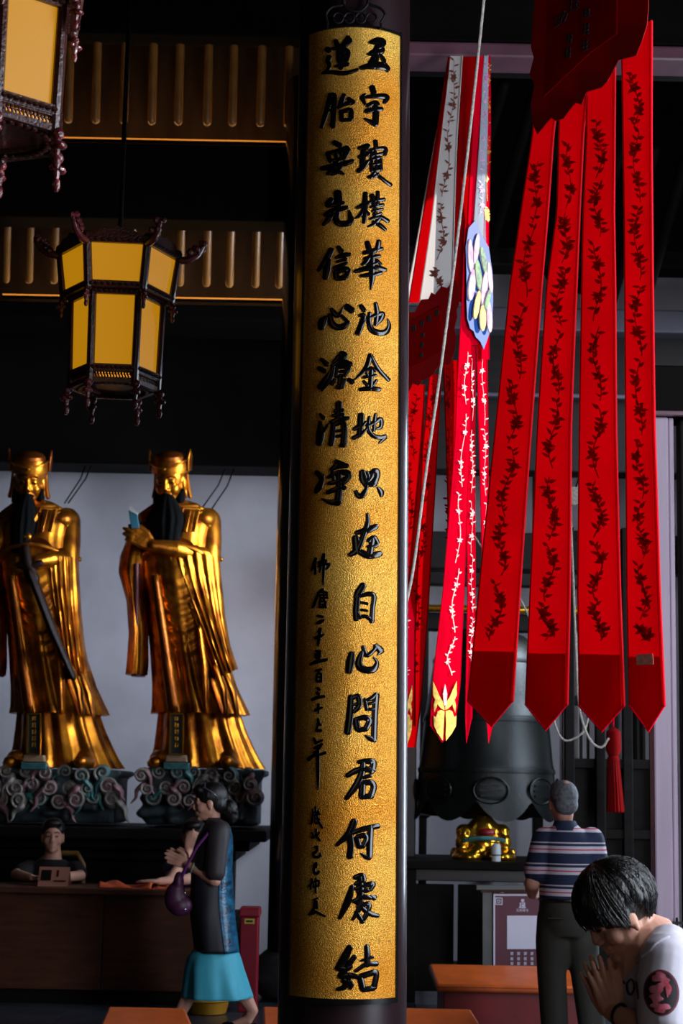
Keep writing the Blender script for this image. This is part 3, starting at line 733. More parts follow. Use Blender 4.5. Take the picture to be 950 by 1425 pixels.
# ------------------------------------------------------------------ palace lanterns
def hexpt(R, a, z): return Vector((R * math.cos(a), R * math.sin(a), z))
def make_lantern(loc):
    t = empty('palace_lantern', loc)
    A = [math.radians(5 + 60 * k) for k in range(6)]
    d = 7.6
    zs_ = lambda py: P(158, py, d).z - loc[2]
    z_top, z_mid, z_bot, z_sk = zs_(356), zs_(417), zs_(524), zs_(543)
    R0, R1, RL, RB = .268, .240, .203, .194
    def faceplane(Ra, za, Rb, zb, inset, k):
        a0, a1 = A[k], A[(k + 1) % 6]
        q = [hexpt(Ra, a0, za), hexpt(Ra, a1, za), hexpt(Rb, a1, zb), hexpt(Rb, a0, zb)]
        c = sum(q, Vector()) / 4
        return [c + (p - c) * inset for p in q], c
    O = worldloc(t)
    for k in range(6):
        for (Ra, za, Rb, zb) in ((R0, z_top, R1, z_mid + .01), (RL, z_mid - .012, RB, z_bot)):
            q, c = faceplane(Ra, za, Rb, zb, .93, k)
            out = Vector((c.x, c.y, 0)).normalized()
            MB().prism([p - out * .006 + O for p in q], out * .006).build('amber_panel', M['lamp_amber'], t, smooth=False)
            q, c = faceplane(Ra, za, Rb, zb, 1.0, k)
            m = MB()
            # carved frame round the panel: rails with a beaded edge
            for a, b in ((q[0], q[1]), (q[3], q[2])):
                m = MB().bar(a + O, b + O, .03, .03)
                for s in range(9):
                    p = a + (b - a) * ((s + .5) / 9)
                    m.ell(p + O + out * .012, (.016, .012, .010), None, 6, 5)
                m.build('carved_rail', M['mahogany'], t)
        a = A[k]
        MB().chain([hexpt(R0, a, z_top + .02) + O, hexpt(R1, a, z_mid) + O], .02, 8).build('upper_post', M['mahogany'], t)
        MB().chain([hexpt(RL, a, z_mid) + O, hexpt(RB, a, z_sk) + O], .018, 8).build('lower_post', M['mahogany'], t)
        # wavy carved crest above each upper panel
        a1 = A[(k + 1) % 6]
        m = MB()
        P0, P1 = hexpt(R0, a, z_top), hexpt(R0, a1, z_top)
        top = [P0 + (P1 - P0) * (i / 12) + Vector((0, 0, .012 + .042 * math.sin(PI * i / 12) + .008 * math.cos(i * 2.1))) for i in range(13)]
        bot = [P0 + (P1 - P0) * (i / 12) for i in range(12, -1, -1)]
        nrm = Vector(((P0 + P1).x, (P0 + P1).y, 0)).normalized()
        m.prism([p + O for p in top + bot], nrm * .02).build('carved_crest', M['mahogany'], t)
        # pierced skirt under the lower panel with glowing holes
        P0, P1 = hexpt(RB, a, z_bot - .012), hexpt(RB, a1, z_bot - .012)
        h = z_bot - z_sk
        m = MB()
        m.bar(P0 + O, P1 + O, .02, .014); m.bar(P0 + O + Vector((0, 0, -h + .02)), P1 + O + Vector((0, 0, -h + .02)), .022, .022)
        for s in range(15):
            p = P0 + (P1 - P0) * ((s + .5) / 15) + Vector((0, 0, -h * .42)) + O
            m.chain([p + Vector((0, 0, -.016)), p + (P1 - P0).normalized() * .006, p + Vector((0, 0, .016))], .0042, 5)
            m.ell(p + Vector((0, 0, .012)), (.006, .006, .005), None, 6, 4)
        m.build('pierced_skirt', M['mahogany'], t)
        # carved arm with blossom tip at each upper corner, and a drop below
        o = Vector((math.cos(a), math.sin(a), 0))
        b0 = hexpt(R0, a, z_top - .01) + O
        m = MB()
        pts = [b0, b0 + o * .05 + Vector((0, 0, .005)), b0 + o * .09 + Vector((0, 0, .03)), b0 + o * .115 + Vector((0, 0, .075))]
        m.chain(pts, [.02, .017, .013, .009], 8)
        rnd = random.Random(k)
        for s in range(11):
            p = pts[0] + (pts[-1] - pts[0]) * (.35 + .07 * s) + Vector([rnd.uniform(-.016, .016) for _ in range(3)])
            m.ell(p, (rnd.uniform(.011, .018),) * 3, None, 7, 5)
        m.build('carved_arm', M['carved_finial'], t)
        for (R, z, sc, nm) in ((R1 + .012, z_mid - .01, .8, 'upper_drop'), (RB + .014, z_sk + .005, 1.15, 'lower_drop')):
            b0 = hexpt(R, a, z) + O
            m = MB()
            m.chain([b0, b0 + Vector((0, 0, -.05 * sc)), b0 + Vector((0, 0, -.085 * sc))], [.008, .012, .006], 8)
            m.ell(b0 + Vector((0, 0, -.015)), (.018 * sc,) * 3, None, 8, 6)
            m.ell(b0 + o * .012 + Vector((0, 0, -.045 * sc)), (.016 * sc, .02 * sc, .012 * sc), None, 8, 6)
            m.ell(b0 - o * .012 + Vector((0, 0, -.04 * sc)), (.014 * sc, .014 * sc, .011 * sc), None, 8, 6)
            m.ell(b0 + Vector((0, 0, -.09 * sc)), (.012 * sc, .012 * sc, .022 * sc), None, 8, 6)
            m.build(nm, M['carved_finial'], t)
    # bottom plate with carved ring, roof plate, rod
    MB().lathe([(.05, z_sk + .02), (RB * .96, z_sk + .02), (RB * .98, z_sk + .008), (RB * .7, z_sk + .002), (RB * .62, z_sk + .012), (.05, z_sk + .012)], O, 6, rot=A[0]).build('bottom_plate', M['mahogany'], t, smooth=False)
    m = MB()
    for s in range(36):
        an = 2 * PI * s / 36
        m.ell(Vector((RB * .78 * math.cos(an), RB * .78 * math.sin(an), z_sk - .002)) + O, (.014, .014, .008), None, 7, 5)
    m.build('carved_ring', M['mahogany'], t)
    MB().lathe([(R0 * .98, z_top + .0), (R0 * .98, z_top + .012), (R0 * .5, z_top + .05), (.03, z_top + .06)], O, 6, rot=A[0]).build('roof_plate', M['mahogany'], t, smooth=False)
    MB().chain([O + Vector((0, 0, z_top + .04)), O + Vector((.0, 0, 8.65 - loc[2]))], .011, 8).build('hanging_rod', M['iron'], t)
    return t
pl = P(158, 545, 7.6)
lan = make_lantern((pl.x, 7.6, pl.z))
tag(lan, 'hexagonal mahogany palace lantern with amber panels hanging before the dark beams', 'lantern', 'hexagonal palace lanterns')
pq = P(-2, 196, 5.08)
lan2 = dupthing(lan, (pq.x, 5.08, pq.z), math.radians(-25.6), 'nearer palace lantern cut off by the upper left corner, amber panel', None)
lan_fill = dupthing(lan, (-1.55, 3.9, 3.1), math.radians(10), 'added palace lantern outside the picture to the left, warming the gold board', None)  # unseen lantern, added to throw warm light on the board's left side
for (ln, pw) in ((lan, 3), (lan2, 6), (lan_fill, 32)):
    l = bpy.data.lights.new('lantern_bulb', 'POINT'); l.energy = pw; l.color = (1, .62, .2); l.shadow_soft_size = .05
    o = bpy.data.objects.new('lantern_bulb', l); COL.objects.link(o); o.location = (0, 0, .25); o.parent = ln
# small dark pendant bulb on the beam
pb = P(314, 205, 13.5)
t = empty('spot_lamp', pb, 'small dim grey lamp hanging under the upper beam', 'lamp')
MB().lathe([(.01, .0), (.028, -.01), (.032, -.12), (.03, -.16), (.012, -.165)], pb, 14).build('lamp_body', M['stone'], t)
MB().chain([pb, pb + Vector((0, .02, .03)), pb + Vector((0, .16, .03))], .008, 8).build('stem', M['iron'], t)
# ------------------------------------------------------------------ banners
def ribbon(name, rows, plane, mat, parent, wave=.006, nx=6, seed=0, off=0.0, ny=44, pleat=0, pleat_amp=0.0):
    """rows: (y, xl, xr) in photo pixels from the top down, laid on a plane in the room"""
    p0, n = plane
    rnd = random.Random(seed)
    ph = rnd.uniform(0, 6)
    y0, y1 = rows[0][0], rows[-1][0]
    grid = []
    for i in range(ny + 1):
        y = y0 + (y1 - y0) * i / ny
        xl, xr = interp(rows, y)
        r = []
        for j in range(nx + 1):
            u = j / nx
            p = PPL(lerp(xl, xr, u), y, p0, n)
            w = wave * (math.sin(i * .21 + ph) * .6 + math.sin(u * 3.0 + i * .05 + ph)) * min(1, i / 6)
            if pleat: w += pleat_amp * math.sin(u * 2 * PI * pleat + ph) * (.3 + .7 * i / ny)
            r.append(p - n * (off + w))
        grid.append(r)
    o = MB().sheet(grid).build(name, mat, parent, angle=0)
    return o, grid
def hem(grid, r, mat, parent, sides=(0, -1), name='hem'):
    for s in sides:
        MB().chain([row[s] for row in grid], r, 6).build(name, mat, parent)
def pointed(grid_last, tip, mat, parent, name):
    pass
def flower_vine(mb, rows, y0, y1, plane, off, seed, dens=1.0, wscale=1.0):
    """embroidered stems, leaves and blossoms climbing a strip"""
    p0, n = plane
    rnd = random.Random(seed)
    def at(u, y):
        xl, xr = interp(rows, y)
        return PPL(lerp(xl, xr, u), y, p0, n) + n * off
    def leaf(u, y, ang, L, w):
        xl, xr = interp(rows, y)
        W = xr - xl
        c, s = math.cos(ang), math.sin(ang)
        pts = []
        for t, q in ((0, 0), (.3, .5), (.6, .42), (1, 0), (.6, -.42), (.3, -.5)):
            x, yy = t * L * c - q * w * s, t * L * s + q * w * c
            pts.append(PPL(lerp(xl, xr, u) + x, y + yy, p0, n) + n * off)
        mb.add(pts, [(0, 1, 2, 3, 4, 5)])
    y = y0
    while y < y1:
        seg = rnd.uniform(70, 105)
        ye = min(y + seg, y1)
        N = 12
        amp = .12
        ph = rnd.uniform(0, 6)
        us = [.5 + amp * math.sin(ph + k * .5) for k in range(N + 1)]
        ys = [lerp(y, ye, k / N) for k in range(N + 1)]
        for k in range(N):
            a0, a1 = at(us[k] - .018, ys[k]), at(us[k] + .018, ys[k])
            b0, b1 = at(us[k + 1] - .018, ys[k + 1]), at(us[k + 1] + .018, ys[k + 1])
            mb.add([a0, a1, b1, b0], [(0, 1, 2, 3)])
        for k in range(N):
            if rnd.random() < .92 * dens:
                sgn = 1 if k % 2 else -1
                if rnd.random() < .55: leaf(us[k], ys[k] + 3, (-.9 if sgn < 0 else PI + .9) + rnd.uniform(-.4, .4), rnd.uniform(8, 13) * wscale, rnd.uniform(3, 5) * wscale)
                leaf(us[k], ys[k], (-.5 if sgn > 0 else PI + .5) + rnd.uniform(-.5, .5), rnd.uniform(9, 15) * wscale, rnd.uniform(4, 6.5) * wscale)
        for k in (3, 8):
            for a in range(5):
                leaf(us[k], ys[k], a * 2 * PI / 5 + rnd.uniform(-.25, .25), rnd.uniform(8, 13) * wscale, 5.5 * wscale)
        y = ye + rnd.uniform(4, 14)

def emb(m, mat, s):
    o = m.build('floral_embroidery', mat, s, smooth=False)
    o['kind'] = 'stuff'
def surf_plane(plane, off):
    p0, n = plane
    return lambda px, py, h: PPL(px, py, p0, n) + n * (off + h)
def poly_sheet(name, pts, plane, off, mat, parent, thick=.003):
    p0, n = plane
    o = MB().prism([PPL(x, y, p0, n) + n * off for x, y in pts], n * thick).build(name, mat, parent, smooth=False)
    return o

# near banner: four broad tails under a dark valance, seen from the shaded side
NN = Vector((-.55, -.835, 0)).normalized()
NEAR = (P(780, 600, 6.1), NN)
nb = empty('hanging_banner', P(790, 1015, 6.1), 'big red temple banner with four broad pointed tails, nearest at right', 'banner', 'red temple banners')
TAILS = [
 [(150, 744, 774), (190, 741, 769), (295, 725, 761), (400, 709, 752), (600, 689, 738), (820, 666, 723), (975, 650, 713)],
 [(130, 779, 816), (190, 777, 811), (295, 774, 806), (400, 760, 802), (600, 747, 794), (820, 737, 792), (980, 731, 789)],
 [(95, 817, 855), (190, 816, 854), (295, 811, 853), (400, 809, 855), (600, 806, 857), (820, 803, 862), (982, 805, 868)],
 [(30, 864, 906), (190, 866, 906), (295, 868, 907), (400, 869, 908), (600, 870, 910), (820, 872, 917), (982, 876, 924)],
]
TIPS = [(684, 1011), (759, 1016), (837, 1018), (902, 1018)]
for k, rows in enumerate(TAILS):
    s, g = ribbon('banner_tail', rows, NEAR, M['banner_red'], nb, .003, 6, k)
    m = MB()
    for i in (0,):
        # pointed end
        row = g[-1]
        tip = PPL(*TIPS[k], *NEAR)
        N = len(row)
        grid = [row, [p.lerp(tip, .5) + (p - row[N // 2]) * 0 for p in row], [p.lerp(tip, .97) for p in row]]
        m.sheet(grid)
    m.build('pointed_end', M['banner_red'], s)
    # second layer of cloth that backs the lower end
    yb = 905 + 2 * k
    rows2 = [(yb,) + tuple(v for v in interp(rows, yb))] + [r for r in rows if r[0] > yb]
    b2, g2 = ribbon('lower_lining', rows2, NEAR, M['banner_red'], s, .001, 6, k, off=.009, ny=10)
    row = g2[-1]
    m = MB().sheet([row, [p.lerp(tip, .5) for p in row], [p.lerp(tip, .96) - NN * .006 for p in row]])
    m.build('lining_point', M['banner_red'], s)
    hem(g, .003, M['red_cloth'], s, (0,))
    hem(g, .006, M['hem_sunlit'], s, (-1,))
    m = MB()
    MBh = m.chain([g[-1][0], tip, g[-1][-1]], .004, 6)
    MBh.build('hem', M['red_satin'], s)
    m = MB()
    flower_vine(m, rows, rows[0][0] + 75, 892, NEAR, .0075, 11 + k, 1.0, .95)
    emb(m, M['thread_silhouette'], s)
M['label_tan'] = mk('label_tan', (196, 120, 104), .6, 0, .3, vs=60)
# little price-tag label sewn on the rightmost tail
poly_sheet('sewn_label', [(887, 911), (910, 910), (911, 925), (888, 926)], NEAR, .012, M['label_tan'], nb)
VAL = [(750, -30), (748, 20), (744, 70), (748, 85), (742, 108), (749, 122), (744, 150), (746, 175), (753, 191), (762, 180), (772, 168), (778, 172), (789, 169), (797, 158), (806, 147), (814, 150), (821, 132), (842, 126), (850, 118), (856, 107), (862, 95), (866, 88), (890, 82), (898, 62), (905, 40), (907, 15), (907, -30)]
poly_sheet('valance', VAL, NEAR, .03, M['red_deep'], nb, .004)
poly_sheet('valance_panel', [(769, -30), (767, 60), (763, 141), (800, 106), (830, 78), (865, 53), (866, -30)], NEAR, .042, M['red_cloth'], nb, .003)
def pseudo_glyph(px, py, w, h, skew, seed):
    r = random.Random(seed)
    out = []
    for k in range(3):
        y = py - h * .35 + k * h * .33
        out.append([(px - w * .4, y + skew * w * .3, 2.2), (px + w * .4 * r.uniform(.6, 1), y - skew * w * .3, 2.6)])
    for k in range(2):
        x = px + (k - .5) * w * .5
        out.append([(x, py - h * .45, 2.2), (x - w * .08, py + h * .45 * r.uniform(.6, 1), 2.0)])
    return out
idf = lambda x, y: (x, y)
GONG = [[(778, 33, 3), (790, 26, 3)], [(786, 28, 2.6), (783, 42, 2.6)], [(778, 44, 2.6), (788, 37, 3)], [(789, 29, 2.6), (796, 25, 3), (792, 36, 3)], [(792, 22, 3), (787, 36, 2.6)]]
glyph('brushed_character', GONG, idf, surf_plane(NEAR, .046), M['ink'], nb, 1.0, hmax=.001)
for px, py, w, h, s in ((806, 12, 15, 22, 1), (800, 60, 8, 14, 2), (798, 80, 9, 16, 3), (824, 25, 10, 14, 4), (823, 47, 10, 17, 5), (821, 70, 10, 18, 6)):
    glyph('brushed_character', pseudo_glyph(px, py, w, h, .5, s), idf, surf_plane(NEAR, .046), M['ink'], nb, 1.0, hmax=.001)

# far banner: left faces in shade, right faces in the sun
NA_ = Vector((-.5, -.866, 0)).normalized()
NB_ = Vector((.74, -.67, 0)).normalized()
CORN = P(641, 600, 8.75)
FA, FB = (CORN, NA_), (CORN + Vector((.01, 0, 0)), NB_)
fb = empty('hanging_banner', P(620, 1040, 8.75), 'far temple banner of red and white strips with a lotus appliqué, partly sunlit', 'banner', 'red temple banners')
def fstrip(rows, plane, mat, seed, nm='banner_strip', off=0.0, wave=.004, hemmat=None, pleat=0, pa=0.0):
    s, g = ribbon(nm, rows, plane, mat, fb, wave, 8, seed, off, 40, pleat, pa)
    hem(g, .0035, hemmat or mat, s)
    return s, g
w1 = [(90, 621, 625), (200, 600, 606), (300, 582, 588), (380, 567, 573), (420, 560, 566)]
s, g = fstrip(w1, FA, M['white_cloth'], 1, off=.03)
s, g = fstrip([(78, 622, 627), (200, 603, 613), (300, 586, 601), (420, 566, 586)], FA, M['red_cloth'], 2, off=.015)
w2 = [(78, 627, 643), (200, 613, 636), (300, 601, 632), (420, 584, 628)]
s, g = fstrip(w2, FA, M['white_cloth'], 3)
m = MB(); flower_vine(m, w2, 85, 400, FA, .006, 5, 1.0, .62); emb(m, M['thread_brown'], s)
s, g = fstrip([(78, 643, 662), (200, 637, 656), (300, 632, 650), (420, 628, 644)], FA, M['red_cloth'], 4, off=.008)
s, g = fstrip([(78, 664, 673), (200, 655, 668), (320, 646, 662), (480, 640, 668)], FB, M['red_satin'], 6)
bl = [(78, 673, 677), (200, 666, 675), (320, 658, 674), (400, 654, 676)]
s, g = fstrip(bl, FB, M['blue_cloth'], 7, off=-.006)
m = MB(); flower_vine(m, bl, 90, 300, FB, .012, 8, .8, .4); emb(m, M['thread_pink'], s)
rr = [(78, 677, 681), (200, 674, 681), (320, 672, 680), (500, 668, 680)]
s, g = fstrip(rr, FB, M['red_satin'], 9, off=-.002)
m = MB(); flower_vine(m, rr, 90, 310, FB, .008, 10, .8, .35); emb(m, M['thread_gold'], s)
# valance of the shaded side
VF = [(563, 446), (568, 436), (579, 435), (588, 418), (598, 417), (602, 408), (607, 411), (616, 399), (624, 402), (630, 394), (637, 391), (642, 404), (640, 425), (637, 433), (638, 442), (634, 458), (637, 472), (634, 490), (628, 508), (614, 508), (604, 522), (597, 527), (590, 530), (584, 538), (577, 534), (569, 548), (563, 545)]
poly_sheet('valance', VF, FA, .014, M['red_deep'], fb, .004)
poly_sheet('valance_panel', [(564, 452), (590, 440), (616, 427), (618, 490), (590, 505), (564, 517)], FA, .022, M['red_cloth'], fb, .003)
for px, py, w, h, s in ((579, 459, 6, 9, 11), (590, 452, 6, 9, 12), (600, 445, 6, 9, 13), (611, 437, 6, 9, 14), (591, 468, 5, 6, 15), (590, 482, 5, 7, 16), (589, 496, 5, 7, 17)):
    glyph('brushed_character', [[(a, b, c * .7) for a, b, c in q] for q in pseudo_glyph(px, py, w, h, .4, s)], idf, surf_plane(FA, .026), M['ink'], fb, 1.0, hmax=.001)
# shaded tails
for k, rows in enumerate([
    [(535, 566, 590), (700, 557, 584), (900, 550, 577), (1010, 548, 577)],
    [(520, 596, 612), (700, 578, 603), (850, 566, 594), (975, 562, 584), (1040, 560, 576)],
    [(500, 614, 634), (600, 617, 632), (700, 620, 629), (830, 619, 627)]]):
    s, g = fstrip(rows, FA, M['red_cloth'], 20 + k, 'banner_tail', off=.004 + .01 * k)
    m = MB(); flower_vine(m, rows, rows[0][0] + 15, rows[-1][0] - 70, FA, .004, 30 + k, 1.0, .55); emb(m, M['thread_silhouette'], s)
# sunlit tails with pale embroidery and golden ends
def suntail(rows, tip, plane, seed, off, gold=True, pl=2, ey0=20):
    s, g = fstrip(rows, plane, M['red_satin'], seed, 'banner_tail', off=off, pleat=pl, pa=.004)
    row = g[-1]
    tp = PPL(*tip, *plane) - plane[1] * off
    MB().sheet([row, [p.lerp(tp, .5) for p in row], [p.lerp(tp, .95) for p in row]]).build('pointed_end', M['red_satin'], s)
    m = MB(); flower_vine(m, rows, rows[0][0] + ey0, rows[-1][0] - 70, plane, .009 - off, seed + 40, .7, .4)
    emb(m, M['thread_white'], s)
    if gold:
        y0 = rows[-1][0]
        xl, xr = rows[-1][1:]
        W = xr - xl
        cx = (xl + xr) / 2
        o_ = .010 - off
        tx, ty = tip
        for sg in (-1, 1):
            e_ = xl if sg < 0 else xr
            X = lambda u, v: (lerp(cx, e_, u), y0 + v)
            poly_sheet('gold_ribbon', [X(.97, -62), X(.7, -52), X(.4, -40), X(.04, -30), X(.04, -22), X(.3, -24), X(.62, -30), X(.97, -42)], plane, o_, M['thread_gold'], s, .003)
            lobe = [X(.04, -20), X(.34, -22), X(.6, -20), X(.74, -12), X(.93, -14), X(.9, 0)]
            lobe += [(lerp(lerp(cx, e_, .86), tx, v), lerp(y0 + 4, ty, v)) for v in (.3, .6, .85)]
            lobe += [(lerp(cx, tx, .7) + sg * .05 * W, lerp(y0, ty, .55)), X(.1, -2)]
            poly_sheet('gold_leaf', lobe, plane, o_ + .001, M['thread_gold'], s, .003)
            poly_sheet('gold_curl', [X(.62, -30), X(.8, -36), X(.92, -28), X(.84, -18), X(.76, -24), X(.7, -24)], plane, o_, M['thread_gold'], s, .003)
        poly_sheet('gold_bud', [(cx, y0 - 58), (cx + W * .09, y0 - 44), (cx + W * .05, y0 - 28), (cx - W * .05, y0 - 28), (cx - W * .09, y0 - 44)], plane, o_ + .002, M['thread_white'], s, .003)
    return s
suntail([(470, 640, 656), (600, 635, 653), (700, 627, 649), (820, 618, 646), (950, 603, 641), (1010, 599, 633)], (615, 1034), FB, 51, 0.0, True, 2)
suntail([(480, 657, 667), (600, 656, 667), (700, 655, 666), (830, 657, 666), (1000, 655, 662)], (655, 1036), FB, 52, .03, False, 1)
suntail([(470, 667, 681), (560, 668, 682), (680, 672, 684), (850, 676, 690), (1000, 680, 692)], (684, 1036), FB, 53, .02, False, 1)
suntail([(540, 588, 594), (650, 578, 588), (760, 570, 582), (860, 574, 600), (950, 575, 600), (1015, 576, 597)], (585, 1048), FB, 54, .12, True, 1, 90)
# lotus appliqué
lot = [(657, 308), (667, 330), (676, 345), (681, 380), (682, 420), (680, 455), (675, 470), (669, 487), (664, 476), (658, 470), (655, 462), (650, 458), (646, 444), (645, 420), (645, 380), (644, 345), (648, 318)]
q = poly_sheet('lotus_backing', lot, FB, .016, M['thread_blue'], fb, .003)
rnd = random.Random(3)
def petal(cx, cy, L, w, ang, mat, off):
    pts = []
    for i in range(14):
        a = 2 * PI * i / 14
        x, y = w * math.sin(a), -L * math.cos(a) * (1 if math.cos(a) > 0 else .8)
        pts.append((cx + x * math.cos(ang) - y * math.sin(ang), cy + x * math.sin(ang) + y * math.cos(ang)))
    poly_sheet('lotus_petal', [((x - cx) * 1.2 + cx, (y - cy) * 1.04 + cy) for x, y in pts], FB, off, M['white_cloth'], q, .002)
    poly_sheet('lotus_petal', pts, FB, off + .003, mat, q, .002)
for i, (cx, cy, L, w, an, mt) in enumerate([(650, 360, 26, 3.5, -.05, 'thread_pink'), (651, 400, 24, 4.5, .1, 'thread_pink'), (657, 350, 24, 3.2, .1, 'thread_pink'), (660, 386, 24, 4, -.1, 'thread_green'), (668, 368, 24, 3.5, -.2, 'thread_green'), (667, 405, 26, 4, .1, 'thread_pink'), (675, 390, 24, 3, -.1, 'thread_pink'), (656, 428, 22, 3.4, .15, 'thread_gold'), (664, 446, 20, 4, 0, 'thread_gold'), (673, 445, 24, 3.6, -.05, 'thread_pink'), (670, 420, 16, 3, .2, 'thread_green')]):
    petal(cx, cy, L, w, an, M[mt], .020 + .0016 * i)

# white cord in front of the far banner
q = catmull([(676, -40), (673, 0), (655, 170), (634, 350), (612, 520), (592, 660), (575, 790), (562, 850)], 6)
tag(MB().chain([P(x, y, 8.25) for x, y in q], .0075, 8).build('rope', M['rope'], None, origin=P(562, 850, 8.25)), 'long white cord hanging slantwise in front of the far banner', 'cord')
q = catmull([(793, 705), (797, 800), (801, 900), (806, 985), (820, 1028), (836, 1040), (846, 1028)], 6)
tag(MB().chain([P(x, y, 10.5) for x, y in q], .007, 8).build('rope', M['rope'], None, origin=P(846, 1028, 10.5)), 'thin pale cord dropping from the small pulley between two red tails', 'cord')
q = catmull([(676, -540), (668, 100), (656, 400), (641, 640), (652, 730), (700, 800), (732, 850), (760, 930), (770, 1000), (785, 1030), (810, 1020), (818, 1000)], 6)
tag(MB().chain([P(x, y, 10.9) for x, y in q], .006, 8).build('rope', M['rope'], None, origin=P(785, 1030, 10.9)), 'slack tan cord looping behind the tails of the near banner', 'cord')
pp = P(798, 690, 10.5)
t = empty('pulley', pp, 'small white pulley wheel above the thin cord between red tails', 'pulley')
m = MB(); 
for r, y in ((.05, -.02), (.03, -.008), (.03, .008), (.05, .02)): pass
Rx = Matrix.Rotation(PI / 2, 4, 'X')
ml = MB().lathe([(.01, -.03), (.052, -.03), (.052, -.018), (.03, -.008), (.03, .008), (.052, .018), (.052, .03), (.01, .03)], (0, 0, 0), 20)
ml.v = [tuple(pp + Rx @ Vector(v)) for v in ml.v]
ml.build('wheel', M['rope'], t)
MB().chain([pp, pp + Vector((0, .05, 0)), P(815, 640, 10.55), P(832, 300, 10.55), P(838, -538, 10.55)], .008, 8).build('bracket', M['iron'], t)
# ------------------------------------------------------------------ golden statues
C3S = crop(0, 600, 2.262)
def ringrows(rows, cf, d, ny, n=96, fold=None, scale=2.262):
    """rows (cy, xl, xr, ry metres, dy metres) in crop pixels; returns rings"""
    y0, y1 = rows[0][0], rows[-1][0]
    rs = []
    for i in range(ny + 1):
        cy = lerp(y0, y1, i / ny)
        xl, xr, ry, dy = interp(rows, cy)
        c = P(*cf((xl + xr) / 2, cy), d)
        hx = (xr - xl) / 2 / scale * d / FPX
        r = []
        for k in range(n):
            a = 2 * PI * k / n
            s = 1 + (fold(a, cy, i / ny) if fold else 0)
            r.append(c + Vector((hx * math.cos(a) * s, dy + ry * math.sin(a) * s, 0)))
        rs.append(r)
    return rs
def pleats(k, amp, ph=0.0, sharp=.6):
    def f(a, cy, t):
        v = math.sin(k * a + ph + .6 * math.sin(a * 2 + ph))
        v2 = math.sin((k * 1.7) * a + 2 * ph)
        return amp * (abs(v) ** sharp * (1 if v > 0 else -1) * .7 + .3 * v2)
    return f
M['beard'] = mk('beard', (4, 5, 5), 0.8, 0, .3, vs=40, bump=.5, bs=120, stretch=(1, 1, .1), spec=.1)
M['tablet'] = mk('tablet', (40, 96, 110), 0.5, 0, .2)
M['statue_red'] = mk('statue_red', (140, 70, 20), 0.4, .85, .3, vs=10)
M['sheath'] = mk('sheath', (34, 16, 10), .55, 0, .3, spec=.2)
M['wine_cloth'] = mk('wine_cloth', (96, 22, 26), 0.5, .1, .3)

def head_parts(mb, R, o, s=1.0, ears=1.0, lobes=0.0):
    """head around o; local axes: x forward, y to its left, z up"""
    def L(x, y, z): return Vector(o) + R @ (Vector((x, y, z)) * s)
    def E(c, r): mb.ell(L(*c), tuple(v * s for v in r), R, 18, 12)
    def K(pts, rr): mb.chain([L(*p) for p in pts], [v * s for v in rr], 8)
    E((-.012, 0, .03), (.098, .076, .098))
    E((.012, 0, -.03), (.078, .066, .085))
    E((.03, 0, -.07), (.056, .05, .05))
    E((.068, 0, -.1), (.022, .026, .018))
    K([(.086, 0, .034), (.094, 0, .006), (.104, 0, -.026)], [.010, .0105, .012])
    E((.098, .012, -.034), (.012, .009, .008)); E((.098, -.012, -.034), (.012, .009, .008))
    K([(.074, .045, .026), (.086, .02, .03), (.086, -.02, .03), (.074, -.045, .026)], [.009, .010, .010, .009])
    for sg in (1, -1):
        E((.05, sg * .036, -.03), (.034, .028, .034))
        E((.073, sg * .03, .006), (.015, .019, .012))
        E((-.004, sg * .077, -.008), (.02 * ears, .01, .033 * ears))
        E((-.006, sg * .079, -.035 - lobes * .5), (.011, .009, .016 + lobes * .5))
    K([(.085, .022, -.06), (.093, 0, -.056), (.085, -.022, -.06)], [.005, .008, .005])
    K([(.083, .018, -.071), (.09, 0, -.073), (.083, -.018, -.071)], [.005, .009, .005])
def eyes(R, o, s, parent, col=(18, 14, 12)):
    m = M.get('eye_dark') or M.setdefault('eye_dark', mk('eye_dark', col, .2))
    for sg in (1, -1):
        q = MB().ell(Vector(o) + R @ (Vector((.0845, sg * .031, .004)) * s), (.0085 * s, .0145 * s, .0042 * s), R, 10, 6)
        q.build('eye', m, parent)
        q = MB().chain([Vector(o) + R @ (Vector(v) * s) for v in ((.078, sg * .05, .028), (.09, sg * .034, .037), (.093, sg * .016, .031))], .0035 * s, 6)
        q.build('eyebrow', M['hair'], parent)
def headR(yaw, pitch, roll=0.0):
    """yaw: 0 faces -y (to the camera), positive turns toward +x; pitch: positive looks down"""
    fwd = Vector((math.sin(yaw) * math.cos(pitch), -math.cos(yaw) * math.cos(pitch), -math.sin(pitch)))
    up = Vector((math.sin(yaw) * math.sin(pitch), -math.cos(yaw) * math.sin(pitch), math.cos(pitch)))
    if roll:
        q = Matrix.Rotation(roll, 3, fwd)
        up = q @ up
    left = up.cross(fwd)
    return Matrix((fwd, left, up)).transposed()

